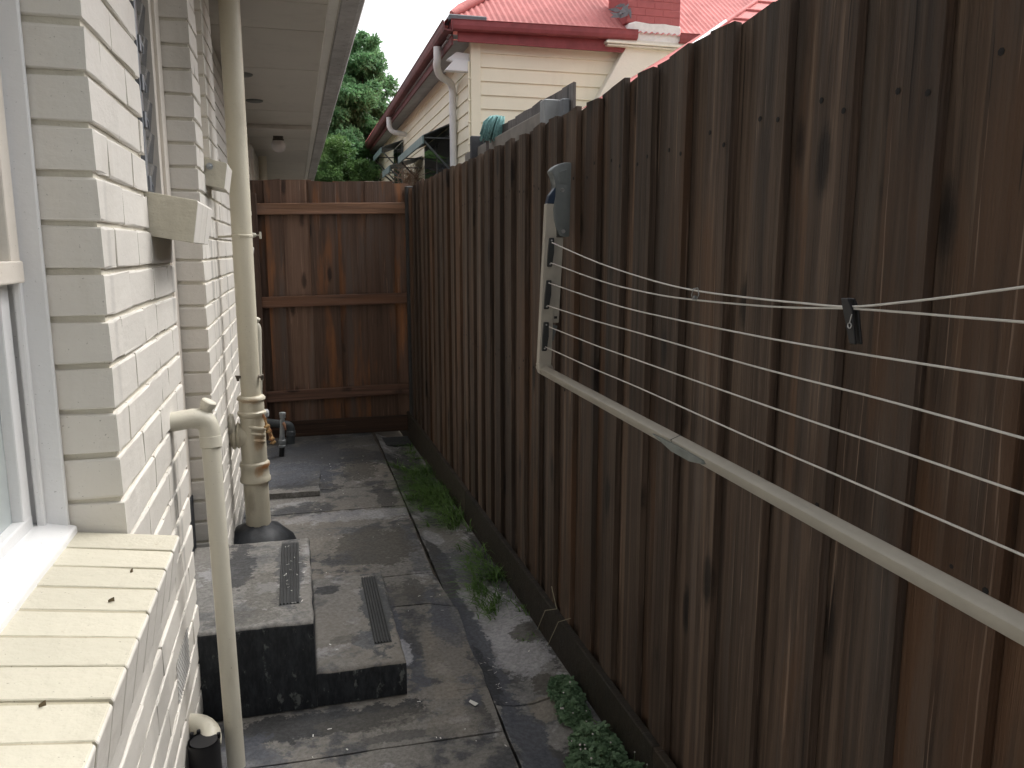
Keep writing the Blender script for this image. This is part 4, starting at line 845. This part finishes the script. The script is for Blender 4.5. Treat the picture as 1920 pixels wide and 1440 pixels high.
# lower hipped wing beyond the fence on the right
wg2 = thing('red_roof_wing', 'red iron hip roof of an outbuilding just over the fence top', 'building', (4.0, 7.5, -H))
bm = nb(); e0_ = ony(1262, 112, 6.4); r0_ = ony(1478, -38, 8.0)
ex = Vector((9.0, e0_.y, e0_.z))
V = [bm.verts.new(p) for p in (e0_, ex, Vector((9.0, r0_.y, r0_.z)), r0_, Vector((e0_.x+.1, 9.3, e0_.z)))]
bm.faces.new((V[0], V[1], V[2], V[3])); bm.faces.new((V[0], V[3], V[4])); obj('roof_sheet', bm, M_red, wg2)
bm = nb(); tube(bm, [e0_, (e0_+r0_)/2+Vector((0, 0, .01)), r0_], .020, 8); obj('hip_cap', bm, M_red, wg2, smooth=50)
bm = nb(); tube(bm, [e0_+Vector((-.015, -.02, .0)), (e0_*.6+r0_*.4)+Vector((-.012, -.012, .008))], .017, 8); obj('white_flashing', bm, M_white, wg2, smooth=50)
bm = nb(); box(bm, e0_.x+.25, 9.0, e0_.y+.25, 9.0, -H, e0_.z-.02); obj('wall', bm, M_wb, wg2)
for k in range(1, 9):
    bm = nb(); t = k/9; a = e0_.lerp(r0_, t); tube(bm, [a+Vector((0, 0, .012)), Vector((9.0, a.y, a.z+.012))], .012, 6); obj('sheet_rib', bm, M_red, wg2, smooth=50)

# ------------------------------------------------------------------ things standing behind the fence
nf = thing('weathered_fence', 'weathered grey fence end with light rail rising behind the side fence', 'fence', (1.6, 5.5, -H))
ya, yb2 = 4.60, 7.4
n = 13
for k in range(n):
    y = ya+.06+k*.215; me = paling_mesh(.212, 1.9, .015, 90+k); me.materials.append(M_old)
    o = link('paling', me, None, nf, (1.62, y+.04, .965+random.uniform(-.008, .006)))
bm = nb(); box(bm, 1.55, 1.60, 4.92, 7.4, .745, .865, .003); obj('rail', bm, plain('pale_rail', (.24, .215, .185), .8, 0, .25, 14, .2), nf)
bm = nb(); box(bm, 1.50, 1.60, 4.80, 4.90, -H, .90, .006); obj('post', bm, plain('grey_post', (.30, .31, .31), .7, 0, .15, 14, .2), nf)
bm = nb(); box(bm, 1.56, 1.61, 4.64, 4.72, .76, .88, .008); obj('meter_box', bm, plain('grey_box', (.17, .18, .19), .6), nf)
mp = thing('mop', 'teal string mop head upturned above the fence top', 'mop', (1.5, 6.3, -H))
bm = nb(); tube(bm, [(1.50, 6.3, -H), (1.50, 6.3, .86)], .012, 8); obj('handle', bm, M_old, mp)
bm = nb(); topc = ony(934, 217, 6.3); basec = ony(922, 252, 6.3)
for k in range(150):
    a = random.uniform(0, 2*math.pi); rr = math.sqrt(random.random()); d = Vector((math.cos(a), math.sin(a), 0))*rr
    e_ = Vector((basec.x-.01+d.x*.085, 6.3+d.y*.06, basec.z+random.uniform(-.06, .015))); m2 = topc*.45+e_*.55+Vector((d.x*.035, d.y*.03, .03)); s = topc+d*.022+Vector((0, 0, -.015*rr))
    tube(bm, [s, s*.7+m2*.3+Vector((d.x*.02, d.y*.02, .015)), m2, e_], .0055, 5)
obj('yarn', bm, M_mop, mp, smooth=180)
bs = thing('timber_block', 'short dark timber stub showing over the fence next to the mop', 'post', (1.45, 6.9, -H))
c_ = ony(893, 268, 6.9); bm = nb(); box(bm, c_.x-.05, c_.x+.05, 6.87, 6.93, -H, c_.z+.055, .005); obj('stub', bm, plain('dark_stub', (.07, .07, .075), .8), bs)
dp_ = thing('dry_shrub', 'dry brown twiggy bush under the green window hood', 'bush', (1.9, 11.6, -H))
bm = nb(); c_ = onx(768, 325, 1.8)
for k in range(90):
    b_ = c_+Vector((random.gauss(0, .06), random.gauss(0, .25), -.35)); tube(bm, [b_, b_+Vector((random.gauss(0, .06), random.gauss(0, .1), .25)), b_+Vector((random.gauss(0, .12), random.gauss(0, .2), random.uniform(.3, .52)))], [.008, .005, .002], 4)
obj('twigs', bm, plain('dry_twig', (.30, .20, .13), .9), dp_)

# ------------------------------------------------------------------ trees beyond the gate
def leaf_cloud(centers, nper, size, rng):
    V = []; Fc = []; i = 0
    for (c, r, sq) in centers:
        n = int(nper*r*r)
        d = rng.normal(size=(n, 3)); d /= np.linalg.norm(d, axis=1)[:, None]
        rad = r*rng.random(n)**.33*(1+.25*rng.normal(size=n)*.4)
        P = np.array(c)+d*rad[:, None]*np.array([1, 1, sq])
        for p in P:
            a = rng.normal(size=3); a[2] -= .3; a /= np.linalg.norm(a); b = np.cross(a, rng.normal(size=3)); b /= np.linalg.norm(b); L = size*rng.uniform(.7, 1.4); W = L*.42
            V += [p, p+a*L*.5+b*W*.5, p+a*L, p+a*L*.5-b*W*.5]; Fc.append((i, i+1, i+2, i+3)); i += 4
    return V, Fc
def tree(name, label, base, blobs, nper, size, mat, seed, trunk_r):
    rng = np.random.default_rng(seed); t = thing(name, label, 'tree' if 'tree' in name else 'shrub', base)
    b = Vector(base); cs = []
    for (u, v, Y, r, sq) in blobs: p = ony(u, v, Y); cs.append((p, r, sq))
    cen = sum((c for c, _, _ in cs), Vector())/len(cs)
    bm = nb(); tube(bm, [b, b*.6+cen*.4+Vector((.05, 0, 0)), cen], [trunk_r, trunk_r*.7, trunk_r*.4], 10); obj('trunk', bm, M_bark, t, smooth=60)
    for c, r, _ in cs[:10]:
        bm = nb(); m1 = b*.55+cen*.45; tube(bm, [m1, (m1+c)/2+Vector((0, 0, .15)), c], [trunk_r*.45, trunk_r*.25, trunk_r*.08], 6); obj('limb', bm, M_bark, t, smooth=60)
    sub = []
    for c, r, sq in cs:                                        # break every lobe into tufts
        for k in range(20):
            d = rng.normal(size=3); d /= np.linalg.norm(d); sub.append((np.array(c)+d*r*rng.uniform(.3, 1.12)*np.array([1, 1, sq]), r*rng.uniform(.16, .40), rng.uniform(.5, 1.1)))
    V, Fc = leaf_cloud([(tuple(c), r, s) for c, r, s in sub], nper, size, rng)
    Vb = np.array(V)-np.array(base); me = mesh_np('crown', Vb, Fc); o = link('crown', me, mat, t, base); return t
tree('leafy_tree', 'tall dark green leafy tree rising between the two roofs', (1.3, 21, -H),
     [(640, 130, 21, .75, 1.2), (665, 110, 21.5, .55, 1.3), (685, 90, 21, .35, 1.4), (612, 170, 20, .7, 1.1), (690, 160, 21, .7, 1.1), (705, 200, 21.5, .65, 1), (650, 200, 20.5, .8, 1), (620, 240, 20.5, .8, 1), (680, 250, 21, .8, 1), (640, 290, 20, .8, 1), (690, 300, 22, .7, 1), (725, 235, 22, .5, 1), (600, 290, 20, .7, 1), (660, 330, 21, .9, 1), (720, 165, 21.5, .32, 1.2)], 5600, .11, M_leaf1, 3, .16)
tree('green_shrub', 'bright green shrub in front of the tall tree above the gate', (1.0, 17.5, -H),
     [(630, 300, 17.5, .45, .9), (610, 325, 17.2, .40, .9), (655, 320, 17.5, .42, .9), (680, 330, 17.8, .35, .8), (640, 285, 17.5, .25, 1.2), (595, 335, 17, .25, 1)], 14000, .06, M_leaf2, 5, .05)

# ------------------------------------------------------------------ grass and weeds along the fence foot
def grass(name, label, spots, seed):
    rng = random.Random(seed); V = []; Fc = []
    for (x0, x1, y0, y1, n, hgt) in spots:
        for _ in range(n//26):
            cy0 = rng.triangular(y0, y1, (y0+y1)/2); cx0 = fx(cy0)-.028-abs(rng.gauss(0, (x1-x0)*.45))
            if cx0 < x0-.02: continue
            near_ = (cx0-x0)/(fx(cy0)-x0); ch_ = hgt*rng.uniform(.55, 1.25)*(.55+.6*near_); cr_ = rng.uniform(.006, .022)
            for _b in range(rng.randint(7, 18)):
                x, y = cx0+rng.gauss(0, cr_), cy0+rng.gauss(0, cr_*1.3)
                if x > fx(y)-.024: x = fx(y)-.024-rng.random()*.01
                h = ch_*rng.uniform(.5, 1.2); a = rng.uniform(0, 2*math.pi); ln = rng.uniform(.4, 1.5)*h; d = Vector((math.cos(a)-.55, math.sin(a)-.15, 0)); sd2 = Vector((-math.sin(a), math.cos(a), 0))*rng.uniform(.0014, .0032)
                b = Vector((x, y, gz(x, y)-.012)); i = len(V)
                for t_, w_ in [(0, .9), (.35, 1.), (.7, .65), (1, .05)]:
                    c = b+Vector((d.x*ln*t_**1.7, d.y*ln*t_**1.7, h*(t_-.5*t_**3))); V += [c-sd2*w_, c+sd2*w_]
                for k in range(3): Fc.append((i+2*k, i+2*k+1, i+2*k+3, i+2*k+2))
    base = (fx(4)-.1, 4, -H); me = mesh_np(name, [v-Vector(base) for v in V], Fc); o = link(name, me, M_grass, None, base); o['label'] = label; o['kind'] = 'stuff'; return o
grass('grass', 'lush green grass spilling from the fence foot over the drain', [
    (.58, .80, 3.85, 5.35, 3600, .14), (.63, .82, 2.80, 3.75, 1100, .11), (.72, .82, 5.2, 6.1, 500, .08), (.76, .83, 2.5, 2.9, 120, .05), (.80, .84, 1.7, 2.5, 60, .09)], 11)
def weed(name, label, spots, seed, dens):
    rng = random.Random(seed); base = Vector((spots[0][0], spots[0][1], -H)); t = thing(name, label, 'weed', base, 'weeds along the fence foot'); V = []; Fc = []; st_ = nb(); fl = nb()
    for (cx, cy_, cz, rx, ry, rz) in spots:
        for _ in range(int(dens*rx*ry*1e4)):
            a = rng.uniform(0, 2*math.pi); r_ = math.sqrt(rng.random()); x, y = cx+rx*r_*math.cos(a), cy_+ry*r_*math.sin(a); z = cz+.004+.8*rz*(1-r_**3)*rng.random()**.8*(.55+.6*math.sin(x*61+y*37)**2)
            p = Vector((x, y, z)); 
            if rng.random() < .25: tube(st_, [Vector((cx+(x-cx)*.4, cy_+(y-cy_)*.4, cz)), Vector((x*.7+cx*.3, y*.7+cy_*.3, (z+cz)/2+.01)), p], .0009, 4)
            if rng.random() < .006:
                s0_ = p+Vector((rng.uniform(-.01, .01), rng.uniform(-.01, .01), rng.uniform(.015, .05))); tube(st_, [p, s0_], .0006, 4); bmesh.ops.create_icosphere(fl, subdivisions=1, radius=rng.uniform(.0022, .0038), matrix=Matrix.Translation(s0_))
            a0 = rng.uniform(0, 6.28); tilt = Vector((rng.gauss(0, .35), rng.gauss(0, .35), 1)).normalized(); u_ = tilt.orthogonal().normalized(); v_ = tilt.cross(u_); L = rng.uniform(.007, .015)
            for k in range(3):
                an = a0+k*2.094; dd = u_*math.cos(an)+v_*math.sin(an); ss = tilt.cross(dd); i = len(V)
                V += [p, p+dd*L*.55+ss*L*.48+tilt*.001, p+dd*L*1.05+ss*L*.22, p+dd*L*1.05-ss*L*.22, p+dd*L*.55-ss*L*.48+tilt*.001]; Fc.append((i, i+1, i+2, i+3, i+4))
    me = mesh_np('foliage', [v-base for v in V], Fc); link('foliage', me, M_weed, t, base); obj('stems', st_, M_weed, t, kind='stuff'); obj('flowers', fl, M_flower, t, kind='stuff'); return t
weed('clover_weed', 'leafy clover weed patch at the very front by the fence foot', [(.79, 1.95, -H, .075, .14, .085), (.745, 1.86, -H, .08, .12, .07), (.83, 1.78, -H, .06, .10, .08)], 21, 13)
weed('clover_weed', 'smaller clover weed patch just behind the front one', [(.80, 2.28, -H, .05, .10, .06), (.785, 2.17, -H, .05, .08, .06)], 22, 13)
weed('clover_weed', 'single weed sprig growing out between the palings low on the right', [(fx(1.42)-.035, 1.42, -H+.06, .022, .045, .085)], 23, 26)
bm = nb()
for (pts, r_) in ((([(fx(2.7)-.03, 2.75, -H), (fx(2.7)-.04, 2.62, -1.31), (fx(2.6)-.03, 2.52, -1.26), (fx(2.6)-.03, 2.58, -1.20)]), .0016), (([(fx(2.6)-.03, 2.62, -H), (fx(2.6)-.03, 2.50, -1.30), (fx(2.5)-.02, 2.40, -1.24)]), .0013)):
    tube(bm, [Vector(p) for p in pts], r_, 5)
tag(obj('dry_stalk', bm, plain('straw', (.34, .31, .22), .8), at=(fx(2.6), 2.6, -H)), 'thin bent dry grass stalk leaning on the plinth board', 'stalk')

# ------------------------------------------------------------------ leaves on the sill, chips on the ground
def curled(name, label, p, L, W, rot):
    bm = nb(); c, s_ = math.cos(rot), math.sin(rot); rows = []
    for i in range(6):
        t_ = i/5; w_ = W*math.sin(math.pi*(.08+.84*t_)); rows.append([bm.verts.new((p.x+c*(t_-.5)*L-s_*k*w_, p.y+s_*(t_-.5)*L+c*k*w_, p.z+.0015+abs(k)*.0035*(1+t_))) for k in (-1, 0, 1)])
    for A, B in zip(rows, rows[1:]):
        for k in (0, 1): bm.faces.new((A[k], A[k+1], B[k+1], B[k]))
    return tag(obj(name, bm, M_leafd, at=p), label, 'leaf', 'dry leaves on the brick sill')
def on_sill(u, v):
    q = onz(u, v, -.536)
    for _ in range(4): q = onz(u, v, -.5215-.03*(q.x+.45)/.21)
    return q
curled('dry_leaf', 'small curled dry leaf on the middle of the cream brick sill', on_sill(209, 1130), .009, .0022, .2)
curled('dry_leaf', 'small dry leaf towards the near end of the brick sill', on_sill(80, 1327), .008, .0018, .4)
curled('dry_leaf', 'tiny dark leaf scrap near the outer edge of the brick sill', on_sill(247, 1075), .005, .0016, .8)
V = []; Fc = []
rng = random.Random(4)
for k in range(110):
    x, y = rng.uniform(-.1, .8), rng.uniform(2.05, 5.6); z = -H+.004
    if x < .30 and 2.42 < y < 3.19:
        z = zt1+.009 if x < .0 else zt2+.009
        if rng.random() < .4 or -.43 > x: continue
    a = rng.uniform(0, 6.28); L, W = rng.uniform(.002, .0065), rng.uniform(.0012, .0025); d = Vector((math.cos(a), math.sin(a), .1)); s_ = Vector((-d.y, d.x, 0)); p = Vector((x, y, z)); i = len(V)
    V += [p-d*L-s_*W, p+d*L-s_*W*.6, p+d*L+s_*W, p-d*L+s_*W*.7]; Fc.append((i, i+1, i+2, i+3))
for k in range(60):
    x, y = rng.uniform(-.09, -.0), rng.uniform(2.55, 3.1); 
    if k > 45: x, y = rng.uniform(.57, .62), rng.uniform(2.35, 2.6)
    a = rng.uniform(0, 6.28); L, W = rng.uniform(.003, .009), .0009; d = Vector((math.cos(a), math.sin(a), .05)); s_ = Vector((-d.y, d.x, 0)); p = Vector((x, y, (zt1+.0105) if k <= 45 else -H-.006)); i = len(V)
    if k <= 45 and rng.random() < .6: continue
    V += [p-d*L-s_*W, p+d*L-s_*W, p+d*L+s_*W, p-d*L+s_*W]; Fc.append((i, i+1, i+2, i+3))
me = mesh_np('litter', [v-Vector((.3, 3, -H)) for v in V], Fc); o = link('litter', me, M_chip, None, (.3, 3, -H)); tag(o, 'pale chips and straw scraps scattered over steps and path', None, None, 'stuff')
bm = nb(); prism(bm, [onz(u, v, -H+.006) for u, v in [(882, 1312), (897, 1319), (891, 1324), (879, 1316)]], (0, 0, .0007)); tag(obj('paper_scrap', bm, M_chip, at=onz(888, 1317, -H+.006)), 'white paper scrap on the front slab beside the drain joint', 'scrap')

for o in S.objects:
    if o.type == 'MESH' and not o.data.materials: o.data.materials.append(M_dark)
